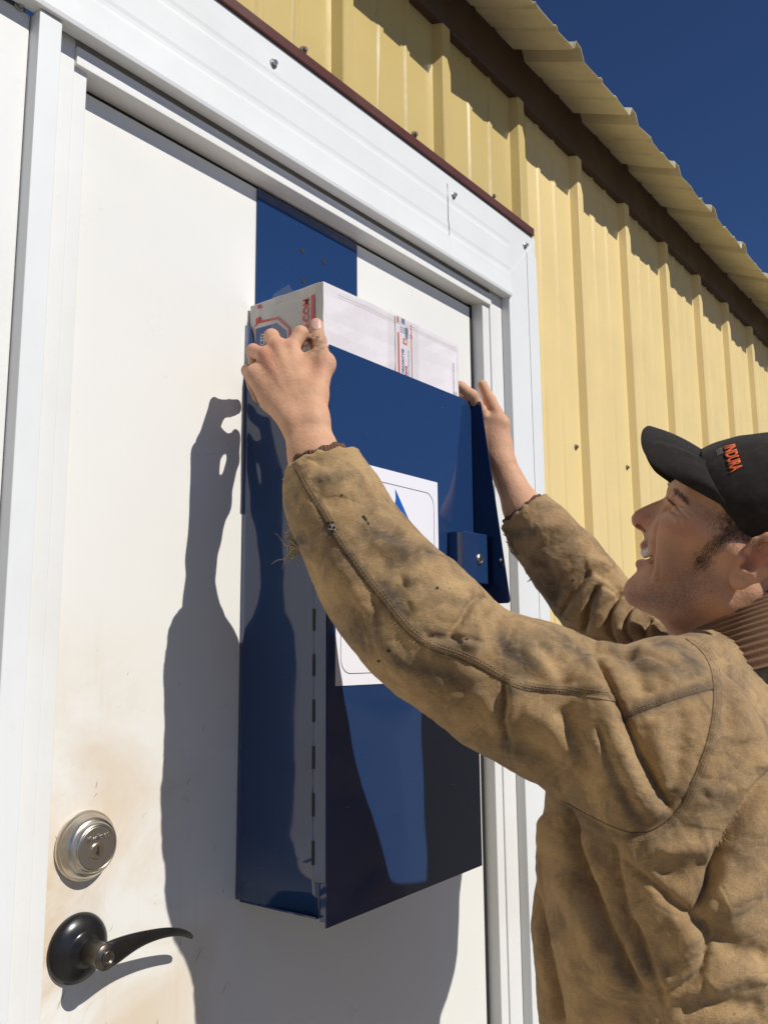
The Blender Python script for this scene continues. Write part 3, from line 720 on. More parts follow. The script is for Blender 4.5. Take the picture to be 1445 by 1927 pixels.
# ---- left hand (near): joints
lw = wx(574, 796, .806); lf = wx(592, 862, .809); lel = wd(800, 1175, 1.040)
L_mcp = [wx(548, 655, .823), wx(521, 650, .810), wx(499, 669, .800), wx(482, 705, .794)]
L_pip = [wx(566, 627, .836), wx(511, 633, .830), wx(477, 660, .818), wx(466, 697, .808)]
tip_off = [(.018, .034, -.020), (.030, .036, -.022), (.034, .030, -.024), (.034, .016, -.028)]
L_th = [wx(592, 745, .824), wx(608, 684, .843), wx(598, 642, .8600), wx(595.5, 611, .8635)]
def fix(p, xmax=.8635, ymax=-.012): p = p.copy(); p[0] = min(p[0], xmax); p[1] = min(p[1], ymax); return p
def sdf_lhand(P):
    up = lw-lf; up /= np.linalg.norm(up)
    side = np.cross(up, ray(574, 796)); side /= np.linalg.norm(side)
    d = smin(cap(P, lw+side*.0095, lf+side*.008, .0195, .0225), cap(P, lw-side*.0095, lf-side*.008, .0195, .0225), .012)
    d = smin(d, chain(P, [lf, wd(640, 955, 1.125), lel], [.027, .036, .042], .02), .02)
    for i in range(4):
        st = lw+side*(-.012+.008*i)*1.0
        d = smin(d, cap(P, st, L_mcp[i], .0145, .0118), .011)
    d = smin(d, chain(P, [lw+side*.010, wx(514, 752, .803), L_mcp[3]], [.015, .0165, .012], .01), .012)
    # knuckle bumps and tendons
    vd = ray(540, 700); vd = vd/np.linalg.norm(vd)
    for i in range(4):
        d = smin(d, np.linalg.norm(P-(L_mcp[i]-vd*.0055), axis=1)-.0070, .007)
        d = smin(d, cap(P, L_mcp[i]-vd*.0098, lw+side*(-.006+.004*i)-vd*.013, .0022, .0016), .006)
    for i in range(4):
        r = [.0102, .0106, .0098, .0085][i]
        tp = fix(L_pip[i]+np.array(tip_off[i])); mid = fix(L_pip[i]+np.array(tip_off[i])*.55)
        f = chain(P, [L_mcp[i], L_pip[i]], [r*1.02, r*.98], .004)
        f = smin(f, chain(P, [L_pip[i], mid, tp], [r*.98, r*.86, r*.78], .004), .0035)
        d = smin(d, f, .0035)
    th = chain(P, [lw-side*.012, L_th[0], L_th[1]], [.016, .0165, .0140], .01)
    th = smin(th, np.linalg.norm(P-(L_th[1]+ (L_th[1]-L_mcp[0])/np.linalg.norm(L_th[1]-L_mcp[0])*.002), axis=1)-.0128, .012)
    th2 = chain(P, [L_th[1], L_th[2], L_th[3]], [.0128, .0108, .0094], .004)
    th2 = smin(th2, np.linalg.norm(P-L_th[2], axis=1)-.0112, .004)
    d = smin(d, th, .014)
    d = smin(d, th2, .008)
    # web between thumb and index
    d = smin(d, cap(P, L_th[1]*.62+L_mcp[0]*.38, L_mcp[0]*.5+lw*.5, .0080, .012), .012)
    d = smax(d, -cap(P, wx(585, 640, .855), wx(576, 640, .842), .0008, .0005), .002)
    # skin creases
    for (u0, v0, u1, v1, X0) in ((583, 636, 603, 634, .850), (584, 641, 600, 643, .850)):
        d = smax(d, -cap(P, wx(u0, v0, X0-.001), wx(u1, v1, X0+.001), .0012, .0008), .0015)
    return d
# ---- right hand (far)
rw = wx(943, 872, 1.290); rf = wx(984, 958, 1.300); rel = wd(1140, 1178, 1.455)
R_mcp = [wx(914, 792, 1.276), wx(906, 812, 1.272), wx(900, 832, 1.272), wx(898, 850, 1.274)]
R_pip = [wx(889, 745, 1.248), wx(888, 770, 1.262), wx(885, 795, 1.264), wx(884, 820, 1.264)]
R_dip = [wx(867, 728, 1.236), wx(874, 750, 1.259), wx(872, 775, 1.260), wx(872, 800, 1.260)]
R_tip = [wx(850, 722, 1.231), wx(862, 740, 1.258), wx(860, 762, 1.258), wx(860, 790, 1.258)]
R_th = [wx(943, 838, 1.292), wx(944, 797, 1.290), wx(921, 752, 1.282), wx(908, 724, 1.276)]
def sdf_rhand(P):
    d = cap(P, rw, rf, .0235, .0290)
    d = smin(d, chain(P, [rf, wx(1040, 1030, 1.315), rel], [.0290, .037, .042], .02), .02)
    for i in range(4):
        d = smin(d, cap(P, rw, R_mcp[i], .016, .0125), .012)
        r = [.0102, .0102, .0094, .0082][i]
        d = smin(d, chain(P, [R_mcp[i], R_pip[i], R_dip[i], R_tip[i]], [r*1.1, r, r*.9, r*.8], .004), .005)
    d = smin(d, chain(P, [rw, R_th[0], R_th[1]], [.018, .0170, .0135], .01), .014)
    d = smin(d, chain(P, [R_th[1], R_th[2], R_th[3]], [.0128, .0104, .0086], .004), .006)
    d = smin(d, cap(P, (R_th[1]+R_mcp[0])/2, rw, .011, .017), .012)
    return d
# ---- torso axes
FD = np.array([-.25, .968, 0]); FD /= np.linalg.norm(FD); RD = np.array([FD[1], -FD[0], 0])
LSH = np.array([.977, -.545, 1.400]); RSH = np.array([1.355, -.450, 1.425])
def sdf_trunk(P):
    d = chain(P, [lel, LSH, np.array([1.13, -.53, 1.375]), RSH, rel], [.042, .050, .050, .050, .042], .03)
    d = smin(d, cap(P, [1.15, -.52, 1.36], [1.15, -.51, 1.26], .12, .12), .05)
    return d
def bb(pts, m): P = np.array(pts); return P.min(0)-m, P.max(0)+m
hb = [toW(hl(u, v, c)) for u in (1180, 1530) for v in (850, 1250) for c in (-.09, .09)]
b1 = bb(hb, .01); b1[0][2] = 1.44; print('head box', b1, NECK)
b2 = bb([lf, lw]+L_mcp+L_pip+L_th+[fix(L_pip[i]+np.array(tip_off[i])) for i in range(4)]+[wd(640, 955, 1.125)], .03)
b3 = bb([rf, rw]+R_mcp+R_pip+R_tip+R_th+[wx(1040, 1030, 1.315)], .03)
def sdf_body(P):
    d = sdf_trunk(P)
    for f, (lo, hi) in ((sdf_head, b1), (sdf_lhand, b2), (sdf_rhand, b3)):
        m_ = ((P > lo-.015) & (P < hi+.015)).all(1)
        if m_.any(): d[m_] = smin(d[m_], f(P[m_]), .004)
    return d
F, l0 = chunks_eval(sdf_body, [.74, -.80, 1.12], [1.50, -.0, 1.99], .00165, 8, .003); V, Q = surface_nets(F, l0, .00165); del F
V = relax(V, Q, 1, .4)
pj = proj(V)
def smoothpts(pts, it=2):
    for _ in range(it):
        q = [pts[0]]
        for a, b in zip(pts, pts[1:]): q += [(a[0]*.75+b[0]*.25, a[1]*.75+b[1]*.25), (a[0]*.25+b[0]*.75, a[1]*.25+b[1]*.75)]
        pts = q+[pts[-1]]
    return pts
def near_poly(pj, pts, closed=False):
    P = pj[:, :2]; d = np.full(len(P), 1e9)
    for a, b in zip(pts, pts[1:]):
        a = np.array(a[:2], float); b = np.array(b[:2], float); e = b-a
        t = np.clip(((P-a)@e)/(e@e+1e-9), 0, 1); d = np.minimum(d, np.linalg.norm(P-a-t[:, None]*e, axis=1))
    return d
NV = vnormals(V, Q); facing = np.clip(-(NV*((V-CAM)/np.linalg.norm(V-CAM, axis=1)[:, None])).sum(1)*2.5, 0, 1)
hd = (V[:, 2] > 1.42) & (pj[:, 2] > .85) & (pj[:, 0] > 1150)
# face lines: crow's feet, lid slit, smile creases
for pts, amp, w in (([(1274, 955), (1285, 966), (1296, 977)], -.0012, 2.0), ([(1270, 966), (1276, 978), (1282, 990)], -.0007, 2.2), ([(1276, 958), (1290, 960), (1300, 966)], -.0007, 2.0), ([(1256, 939), (1264, 944), (1274, 953)], -.0016, 1.8), ([(1277, 960), (1288, 972), (1292, 986)], -.0006, 2.2),
                    ([(1244, 1045), (1243, 1075), (1238, 1095)], -.0009, 3.0)):
    dd = near_poly(pj, pts); V = V+NV*(amp*np.exp(-(dd/w)**2)*facing*hd)[:, None]
def signed_poly(pj, pts):
    pts = smoothpts(pts, 1 if len(pts) > 5 else 2); P = pj[:, :2]; d = np.full(len(P), 1e9); sg = np.zeros(len(P)); tt = np.zeros(len(P)); n_ = len(pts)-1
    for i, (a, b) in enumerate(zip(pts, pts[1:])):
        a = np.array(a, float); b = np.array(b, float); e = b-a
        t = np.clip(((P-a)@e)/(e@e), 0, 1); w = P-a-t[:, None]*e; dd = np.linalg.norm(w, axis=1)
        m_ = dd < d; d = np.where(m_, dd, d); sg = np.where(m_, np.sign(e[0]*(P-a)[:, 1]-e[1]*(P-a)[:, 0]), sg); tt = np.where(m_, (i+t)/n_, tt)
    return d, sg, tt
for pts, amp, w, sd_ in (([(1252, 970), (1240, 982), (1234, 1000), (1232, 1030), (1230, 1060), (1224, 1090)], .0042, 13, -1), ([(1258, 957), (1268, 966), (1282, 972)], .0016, 8, 1), ([(1266, 940), (1276, 948), (1290, 953)], .0016, 8, -1)):
    d_, s_, t_ = signed_poly(pj, pts); x_ = d_*s_*sd_/w
    prof_ = np.where(x_ > 0, x_*np.exp(1-x_)-.7*np.exp(-(x_/.22)**2), -.7*np.exp(-(x_/.35)**2))
    V = V+NV*(amp*prof_*facing*hd*np.clip(np.minimum(t_, 1-t_)*5+.1, 0, 1))[:, None]
V = V+NV*(vnoise(V*420, 3)*.00012)[:, None]
def gauss(px, py, sx_, sy_, rot=0):
    x = pj[:, 0]-px; y = pj[:, 1]-py; c, s = math.cos(rad(rot)), math.sin(rad(rot))
    return np.exp(-(((x*c+y*s)/sx_)**2+((-x*s+y*c)/sy_)**2))
hairm = np.zeros(len(V)); stub = np.zeros(len(V)); red_ = np.zeros(len(V)); dirtm = np.zeros(len(V))
sym = hd.astype(float)
hairm = sym*np.clip(1.2*gauss(1352, 1020, 34, 13, -38)+1.0*gauss(1322, 1056, 17, 15, -40)+1.1*gauss(1390, 990, 40, 22, 30)+1.0*gauss(1285, 935, 7, 14, -40)*.9+.9*gauss(1272, 926, 8, 5, 60)+1.3*gauss(1440, 1150, 22, 22), 0, 1)
stub = sym*np.clip(1.0*gauss(1230, 1128, 60, 24, 10)+.8*gauss(1300, 1110, 40, 40)+.7*gauss(1330, 1080, 26, 40, -20)+.45*gauss(1235, 1070, 30, 35)+.35*gauss(1215, 1020, 12, 10), 0, 1)
red_ = sym*np.clip(1.0*gauss(1205, 980, 18, 12)+.8*gauss(1290, 1000, 24, 16)+.9*gauss(1430, 1050, 40, 26)+.6*gauss(1330, 975, 14, 9), 0, 1)
lipm = sym*np.clip(gauss(1209, 1027, 8, 4, 50)+1.1*gauss(1207, 1062, 14, 6, -10), 0, 1)
lh_ = (pj[:, 2] < 1.32) & (pj[:, 0] < 760)
red_ = red_+lh_*np.clip(.9*gauss(505, 680, 14, 30, -20)+.6*gauss(535, 640, 18, 10)+.5*gauss(480, 660, 16, 16)+.5*gauss(600, 690, 20, 20), 0, 1)
dirtm = lh_*np.clip(1.3*gauss(597, 648, 16, 24)+.8*gauss(583, 640, 5, 20)+.35*gauss(500, 720, 30, 30)+.3*gauss(455, 705, 10, 12), 0, 1)+((pj[:, 2] > 1.32) & (V[:, 2] > 1.6))*np.clip(.8*gauss(922, 790, 10, 12)+.4*gauss(905, 770, 8, 20), 0, 1)
# ---- skin material
M_skin = mat('skin', (.63, .35, .21), .54, 0, .3, 0, .10); n = N(M_skin)
c = n.mix(n.ramp(n.noise(45, 5, .6), [(.35, 0.), (.7, .5)]), (.64, .365, .225), (.49, .245, .14))
c = n.mix(n.math('MULTIPLY', n.attr('red'), .62), c, (.52, .17, .12))
c = n.mix(n.math('MULTIPLY', n.attr('lip'), .6), c, (.46, .17, .14))
stn = n.ramp(n.noise(900, 2, .5), [(.42, .3), (.6, 1.)])
c = n.mix(n.math('MULTIPLY', n.math('MULTIPLY', n.attr('stub'), stn), .50), c, (.15, .095, .072))
c = n.mix(n.math('MULTIPLY', n.math('MULTIPLY', n.attr('hair'), n.ramp(n.noise(700, 2), [(.38, .25), (.65, 1.)])), .50), c, (.13, .08, .05))
c = n.mix(n.math('MULTIPLY', n.math('MULTIPLY', n.attr('dirt'), n.ramp(n.noise(160, 5, .7), [(.38, .15), (.58, 1.)])), .8), c, (.17, .11, .07))
n.base(c); n.bump(n.noise(650, 3), .35, .0007); n.bump(n.noise(170, 6, .7), .65, .0017); n.rough(n.ramp(n.noise(50, 4), [(.3, .50), (.7, .66)]))
body = big_mesh('body', V, Q, M_skin, person, dict(hair=hairm, stub=stub, red=red_, lip=lipm, dirt=dirtm))
# ================================================================== JACKET
LS = [(607, 877, 1.100, 60), (619, 919, 1.096, 74), (634, 955, 1.090, 79), (654, 995, 1.083, 83), (692, 1058, 1.068, 96), (726, 1110, 1.056, 104), (778, 1161, 1.040, 114), (822, 1205, 1.034, 113), (925, 1281, 1.028, 115), (1000, 1305, 1.020, 125), (1080, 1348, 1.010, 130), (1190, 1385, .992, 150), (1240, 1395, .985, 152)]
LSp = [wd(u, v, d) for u, v, d, r in LS]; LSr = [r*d/FPX for u, v, d, r in LS]
RS = [(990, 968, 1.478, 50), (1020, 1008, 1.470, 58), (1065, 1062, 1.462, 66), (1105, 1115, 1.458, 68), (1145, 1168, 1.45, 73), (1215, 1215, 1.41, 80), (1292, 1315, 1.33, 105)]
RSp = [wd(u, v, d) for u, v, d, r in RS]; RSr = [r*d/FPX for u, v, d, r in RS]
TC = [(1.150, -.505, .82, .228, .172), (1.150, -.505, 1.00, .226, .170), (1.148, -.505, 1.18, .236, .172), (1.145, -.512, 1.34, .230, .155), (1.140, -.525, 1.44, .170, .105)]
def sdf_jacket(P):
    d = chain(P, LSp, LSr, .030)
    d = smin(d, chain(P, RSp, RSr, .022), .035) if True else d
    z = P[:, 2]; zs = [t[2] for t in TC]
    cx_ = np.interp(z, zs, [t[0] for t in TC]); cy_ = np.interp(z, zs, [t[1] for t in TC]); rx = np.interp(z, zs, [t[3] for t in TC]); ry = np.interp(z, zs, [t[4] for t in TC])
    q = np.stack([P[:, 0]-cx_, P[:, 1]-cy_], -1); a = q@RD[:2]; b = q@FD[:2]
    k = (np.abs(a/rx)**2.4+np.abs(b/ry)**2.4)**(1/2.4)
    t = (k-1)*np.minimum(rx, ry)*.85
    t = smax(t, z-1.455, .06); t = smax(t, .80-z, .02)
    sh = chain(P, [LSp[-1], LSH+np.array([.07, .005, .048]), NECK+np.array([0, 0, -.018]), RSH+np.array([0, 0, .012])], [.070, .064, .060, .060], .03)
    t = smin(t, sh, .05)
    t = smin(t, cap(P, [.985, -.575, 1.36], [.985, -.565, 1.06], .080, .065), .05)
    d = smin(d, t, .030)
    # cuff openings
    ax = LSp[0]-LSp[1]; ax /= np.linalg.norm(ax); e = (P-LSp[0])@ax
    d = smax(d, np.where(np.linalg.norm(P-LSp[0], axis=1) < .12, e-.008, -1), .003)
    d = smax(d, -cap(P, LSp[0]+ax*.03, LSp[0]-ax*.035, LSr[0]-.006, LSr[0]-.004), .003)
    ax2 = RSp[0]-RSp[1]; ax2 /= np.linalg.norm(ax2); e = (P-RSp[0])@ax2
    d = smax(d, np.where(np.linalg.norm(P-RSp[0], axis=1) < .12, e-.008, -1), .003)
    d = smax(d, -cap(P, RSp[0]+ax2*.03, RSp[0]-ax2*.035, RSr[0]-.006, RSr[0]-.004), .003)
    # neck opening
    d = smax(d, -cap(P, NECK+np.array([0, 0, .08]), NECK+np.array([0, 0, -.05]), .072, .050), .01)
    return d
HJ = .0024
F, l0 = chunks_eval(sdf_jacket, [.72, -.82, .78], [1.60, -.06, 1.84], HJ, 8, .004)
V, Q = surface_nets(F, l0, HJ); del F
V = relax(V, Q, 2, .5)
NV = vnormals(V, Q); pj = proj(V)
vd_ = (V-CAM)/np.linalg.norm(V-CAM, axis=1)[:, None]
facing = np.clip(-(NV*vd_).sum(1)*3.0, 0, 1)
far = ((pj[:, 2] > 1.27) & (V[:, 0] > 1.22) & (V[:, 2] > 1.45)).astype(float)      # right sleeve
near = 1-far
disp = np.zeros(len(V)); dirt = np.zeros(len(V))
def endfade(t): return np.clip(np.minimum(t, 1-t)*6+.15, 0, 1)
def ridge(pts, amp, w, mask=near, fade=True):
    global disp
    d, s, t = signed_poly(pj, pts); disp += amp*np.exp(-(d/w)**2)*mask*(endfade(t) if fade else 1)
def fold(pts, amp, w, side=1, mask=near, valley=.6):
    """overlapping fold: bulge on one side falling sharply into a crease on the other"""
    global disp
    d, s, t = signed_poly(pj, pts); x = d*s*side/w
    prof = np.where(x > 0, x*np.exp(1-x*1.0)*.9, -valley*np.exp(-(x/.35)**2)*np.where(x < 0, 1, 0))
    prof = np.where(x > 0, prof-valley*np.exp(-(x/.18)**2), prof)
    disp += amp*prof*mask*endfade(t)
def stain(pts, w, a, mask=near):
    global dirt
    d, s, t = signed_poly(pj, pts); dirt = np.maximum(dirt, a*np.exp(-(d/w)**2)*mask)
seam1 = [(556, 884), (576, 925), (605, 970), (627, 1011), (653, 1049), (685, 1094), (723, 1138), (755, 1180), (785, 1208), (815, 1225), (858, 1237), (900, 1256), (940, 1281), (980, 1298), (1019, 1304), (1079, 1308), (1159, 1321)]
seam2 = [(1176, 1352), (1218, 1335), (1278, 1313), (1341, 1297)]
armhole = [(1290, 1202), (1322, 1226), (1340, 1262), (1344, 1319), (1335, 1383), (1310, 1455), (1274, 1530), (1232, 1563), (1195, 1570), (1155, 1558), (1110, 1536), (1067, 1512)]
# --- near sleeve folds
fold([(1112, 1225), (1125, 1245), (1142, 1280), (1160, 1322), (1179, 1375), (1208, 1439), (1238, 1492), (1262, 1528)], .016, 26, 1, near, .55)
fold([(1127, 1365), (1155, 1439), (1195, 1512), (1222, 1548)], .007, 22, 1, near, .5)
fold([(950, 1283), (953, 1319), (949, 1351), (955, 1390)], .008, 14, -1, near, .9)
fold([(930, 1150), (908, 1120), (884, 1136), (872, 1165), (845, 1195)], .008, 16, -1, near, .8)
fold([(752, 988), (775, 1005), (792, 1024), (800, 1040)], .006, 12, 1, near, .8)
fold([(800, 1203), (835, 1200), (872, 1204), (905, 1212)], .006, 12, 1, near, .9)
fold([(1121, 1226), (1160, 1228), (1222, 1238), (1275, 1250)], .006, 14, -1, near, .6)
for pts, a, w in (([(700, 1010), (745, 1040), (800, 1050)], .0050, 18), ([(760, 1095), (815, 1070), (870, 1045)], .0055, 15), ([(770, 1140), (830, 1115), (890, 1100)], .0040, 13), ([(640, 1060), (665, 1110), (700, 1160)], .0035, 14),
                  ([(600, 905), (640, 890), (672, 885)], .0028, 10), ([(590, 935), (650, 945), (700, 930)], -.0030, 16), ([(700, 960), (735, 985), (762, 1010)], .0035, 12),
                  ([(960, 1200), (1010, 1230), (1050, 1290)], .0050, 20), ([(1010, 1215), (1045, 1250), (1065, 1300)], -.0045, 14), ([(985, 1330), (1040, 1370), (1085, 1440)], .0060, 22), ([(1060, 1330), (1085, 1390), (1120, 1450)], -.0055, 18),
                  ([(960, 1375), (1010, 1410), (1070, 1440)], -.0045, 18), ([(880, 1300), (920, 1330), (945, 1370)], .0045, 16), ([(820, 1260), (870, 1290), (905, 1330)], -.0035, 14), ([(700, 1180), (740, 1230), (790, 1270)], .0040, 16), ([(1230, 1350), (1250, 1430), (1262, 1490)], .0045, 20), ([(1285, 1340), (1280, 1420), (1262, 1500)], -.0030, 14),
                  ([(1170, 1215), (1200, 1260), (1215, 1310)], -.0050, 16), ([(1195, 1225), (1240, 1255), (1270, 1290)], .0045, 13), ([(940, 1165), (990, 1185), (1050, 1200)], .0035, 14), ([(700, 1120), (712, 1160), (708, 1200)], -.0025, 9)):
    ridge(pts, a, w)
# --- torso folds
fold([(1443, 1455), (1413, 1506), (1390, 1542), (1362, 1586), (1342, 1622), (1336, 1652), (1322, 1685), (1300, 1715)], .014, 24, -1, near, .7)
fold([(1066, 1520), (1080, 1560), (1107, 1638), (1139, 1717), (1171, 1797), (1208, 1865)], .016, 30, 1, near, .65)
fold([(1011, 1620), (1019, 1697), (1035, 1777), (1051, 1877), (1059, 1927)], .010, 18, 1, near, .8)
fold([(1172, 1598), (1218, 1638), (1258, 1681), (1302, 1721)], .008, 24, -1, near, .6)
fold([(1305, 1728), (1330, 1757), (1326, 1800), (1310, 1838), (1250, 1866)], .009, 26, 1, near, .8)
fold([(1155, 1575), (1165, 1610), (1171, 1658), (1187, 1717), (1210, 1781), (1242, 1845), (1254, 1896)], .008, 22, -1, near, .5)
for pts, a, w in (([(1079, 1640), (1110, 1720), (1150, 1790)], .0080, 24), ([(1215, 1700), (1260, 1750), (1290, 1800)], .0060, 26), ([(1180, 1740), (1230, 1790), (1280, 1830)], -.0070, 24), ([(1220, 1590), (1280, 1600), (1340, 1590)], .0060, 22), ([(1240, 1640), (1290, 1650), (1330, 1625)], -.0045, 18),
                  ([(1380, 1250), (1395, 1330), (1400, 1400)], .0055, 22), ([(1355, 1230), (1370, 1300), (1375, 1380)], -.0040, 14), ([(1430, 1300), (1425, 1380), (1430, 1450)], .0045, 20), ([(1330, 1500), (1380, 1480), (1440, 1430)], .0040, 22), ([(1350, 1700), (1400, 1680), (1445, 1640)], .0060, 26), ([(1340, 1760), (1390, 1790), (1445, 1800)], -.0060, 22), ([(1330, 1860), (1390, 1830), (1445, 1840)], .0070, 22), ([(1280, 1900), (1350, 1890), (1440, 1900)], -.0050, 16),
                  ([(1100, 1560), (1150, 1700), (1215, 1850)], .0080, 20), ([(1190, 1610), (1250, 1690), (1310, 1770)], .0070, 22), ([(1330, 1500), (1300, 1560), (1250, 1600)], .0040, 24), ([(1030, 1520), (1022, 1600), (1030, 1690)], .0050, 16), ([(1070, 1760), (1090, 1840), (1110, 1910)], .0060, 22)):
    ridge(pts, a, w)
# --- far sleeve folds
fm = far
fold([(1053, 1160), (1075, 1128), (1095, 1100), (1112, 1076)], .010, 16, 1, fm, .9)
fold([(1100, 1190), (1108, 1160), (1112, 1130), (1125, 1105)], .016, 20, 1, fm, 1.0)
fold([(1160, 1210), (1150, 1170), (1155, 1140), (1172, 1112)], .012, 16, 1, fm, 1.0)
fold([(1195, 1215), (1180, 1180), (1190, 1150), (1210, 1135)], .009, 12, 1, fm, 1.0)
fold([(1222, 1215), (1215, 1190), (1228, 1168)], .008, 12, 1, fm, 1.0)
for pts, a, w in (([(1010, 1000), (1050, 985), (1080, 1000)], .0050, 14), ([(1030, 1060), (1070, 1040), (1105, 1010)], .0045, 13), ([(1020, 1050), (1035, 1090), (1045, 1130)], -.0055, 14), ([(1100, 1060), (1130, 1055), (1145, 1075)], .005, 12)):
    ridge(pts, a, w, fm)
# --- generic cloth undulation everywhere (back and far side too)
gn = vnoise(V*np.array([22, 22, 13]), 5)*.0040+vnoise(V*np.array([55, 55, 30]), 8)*.0013+vnoise(V*120, 9)*.0009+vnoise(V*np.array([70, 70, 160]), 19)*.0008
rd_ = (1-np.abs(vnoise(V*np.array([16, 16, 26])+3, 12)))**3*.0035
cz = (1-np.abs(vnoise(V*np.array([30, 30, 44])+9, 31)))**6
disp = disp*facing*1.15+(gn*.28+rd_*.30)*np.where(V[:, 2] < 1.36, .45, 1)-cz*.0016*facing
V = relax(V+NV*disp[:, None], Q, 2, .5); NV = vnormals(V, Q); disp = (vnoise(V*150, 9)*.0005+vnoise(V*np.array([60, 60, 90]), 19)*.0005)
# seams: pulled-in line with a raised lap beside it
lap = np.zeros(len(V))
for sm_, sd_ in ((seam1, -1), (seam2, -1), (armhole, -1)):
    d, s, t = signed_poly(pj, sm_); x = d*s*sd_
    disp += (-.0016*np.exp(-(x/3.2)**2)+.0013*np.exp(-((x-9)/7)**2))*near*facing
    lap = np.maximum(lap, np.exp(-((x-8)/8)**2)*near*facing)
ax = (LSp[0]-LSp[1]); ax /= np.linalg.norm(ax)
d_ = [(1, LSp), (2, RSp)]
tear = np.zeros(len(V))
for LP in (LSp, RSp):
    a_ = LP[0]-LP[1]; a_ /= np.linalg.norm(a_); e = (V-LP[0])@a_; nr = np.linalg.norm(V-LP[0], axis=1) < .075
    disp += nr*np.exp(-((e-.006)/.010)**2)*(.0018+.0016*vnoise(V*170, 4))
    V = V+a_[None]*(nr*np.clip((e+.012)/.02, 0, 1)*.0035*vnoise(V*140, 6))[:, None]
V = V+NV*disp[:, None]
V = relax(V, Q, 1, .2)
# grime with its own shape, traced from the jacket
for pts, w, a in (([(600, 905), (640, 895)], 16, .8), ([(690, 1000), (730, 1010), (760, 1050)], 20, 1.), ([(740, 1060), (720, 1110), (760, 1150)], 18, .9), ([(770, 1060), (800, 1040)], 18, .8), ([(610, 990), (700, 1100), (790, 1190)], 10, .6), ([(800, 1180), (850, 1215), (890, 1215)], 14, .8), ([(940, 1200), (960, 1240), (1000, 1250)], 16, .8), ([(975, 1205), (1060, 1215), (1100, 1240)], 20, .55),
                  ([(760, 1240), (830, 1270), (890, 1290)], 18, .7), ([(950, 1400), (1000, 1430)], 14, .7), ([(1180, 1345), (1230, 1325), (1330, 1290)], 14, .9), ([(1190, 1240), (1240, 1260), (1300, 1270)], 16, .8), ([(1240, 1215), (1290, 1225), (1310, 1260)], 18, .9), ([(1150, 1210), (1180, 1250)], 14, .6), ([(960, 1300), (1060, 1300), (1150, 1315)], 9, .6), ([(1310, 1555), (1340, 1565)], 10, .6), ([(1370, 1290), (1440, 1220)], 26, .45), ([(575, 885), (560, 930)], 10, .6), ([(640, 1150), (700, 1210)], 26, .35), ([(560, 1010), (580, 1040)], 10, .5)):
    stain(pts, w, a)
for pts, w, a in (([(960, 1010), (1000, 1000)], 12, .8), ([(1010, 1060), (1040, 1120)], 20, .9), ([(1000, 1080), (1050, 1160)], 16, .9)):
    stain(pts, w, a, far)
M_duck = mat('tan_duck_canvas', (.36, .23, .11), .88, 0, .2); n = N(M_duck)
n.b.inputs['Sheen Weight'].default_value = .10; n.b.inputs['Sheen Roughness'].default_value = .5
c = n.mix(n.ramp(n.noise(9, 6, .62, dist=.4), [(.36, 0.), (.68, 1.)]), (.49, .325, .155), (.31, .195, .09))
c = n.mix(n.ramp(n.noise(34, 6, .65), [(.45, 0.), (.75, .55)]), c, (.27, .18, .10))
gr = n.math('MULTIPLY', n.attr('grime'), n.ramp(n.noise(38, 6, .7, dist=.5), [(.28, .25), (.54, 1.)]))
amb = n.ramp(n.noise(13, 7, .68, dist=.8), [(.49, 0.), (.61, .75)])
c = n.mix(n.math('MINIMUM', n.math('ADD', n.math('MULTIPLY', gr, .85), n.math('MULTIPLY', amb, .6)), .88), c, (.075, .060, .047))
c = n.mix(n.math('MULTIPLY', n.attr('lap'), n.ramp(n.noise(90, 4, .7), [(.35, .15), (.62, .60)])), c, (.14, .095, .06))
spk = n.ramp(n.noise(150, 2, .5), [(.74, 0.), (.78, 1.)])
c = n.mix(n.math('MULTIPLY', spk, .5), c, (.06, .045, .035))
weave = n.noise(1.0, 2, .5, vec=n.mapping((1600, 1600, 500)))
weave2 = n.noise(1.0, 2, .5, vec=n.mapping((500, 500, 1800)))
wv = n.math('ADD', weave, weave2)
c = n.mix(n.ramp(wv, [(.85, .42), (1.12, 0.)]), c, (.12, .08, .05))
cr1 = n.math('ABSOLUTE', n.math('SUBTRACT', n.noise(14, 2, .45, dist=.5, vec=n.mapping((1, 1, 1.8))), .5)); cr2 = n.math('ABSOLUTE', n.math('SUBTRACT', n.noise(30, 2, .5, dist=.4, vec=n.mapping((1, 1, 1.6))), .5))
c = n.mix(n.ramp(cr2, [(0, .14), (.02, 0.)]), c, (.60, .44, .25))
n.base(c); n.bump(n.ramp(cr1, [(0, 0.), (.07, 1.)]), .22, .0024); n.bump(n.ramp(cr2, [(0, 1.), (.05, 0.)]), .14, .0010); n.bump(wv, .35, .0007); n.bump(n.noise(70, 7, .72), .55, .0026); n.bump(n.noise(240, 3, .6), .25, .0008)
jacket = big_mesh('jacket', V, Q, M_duck, person, dict(grime=np.clip(dirt, 0, 1), lap=lap))
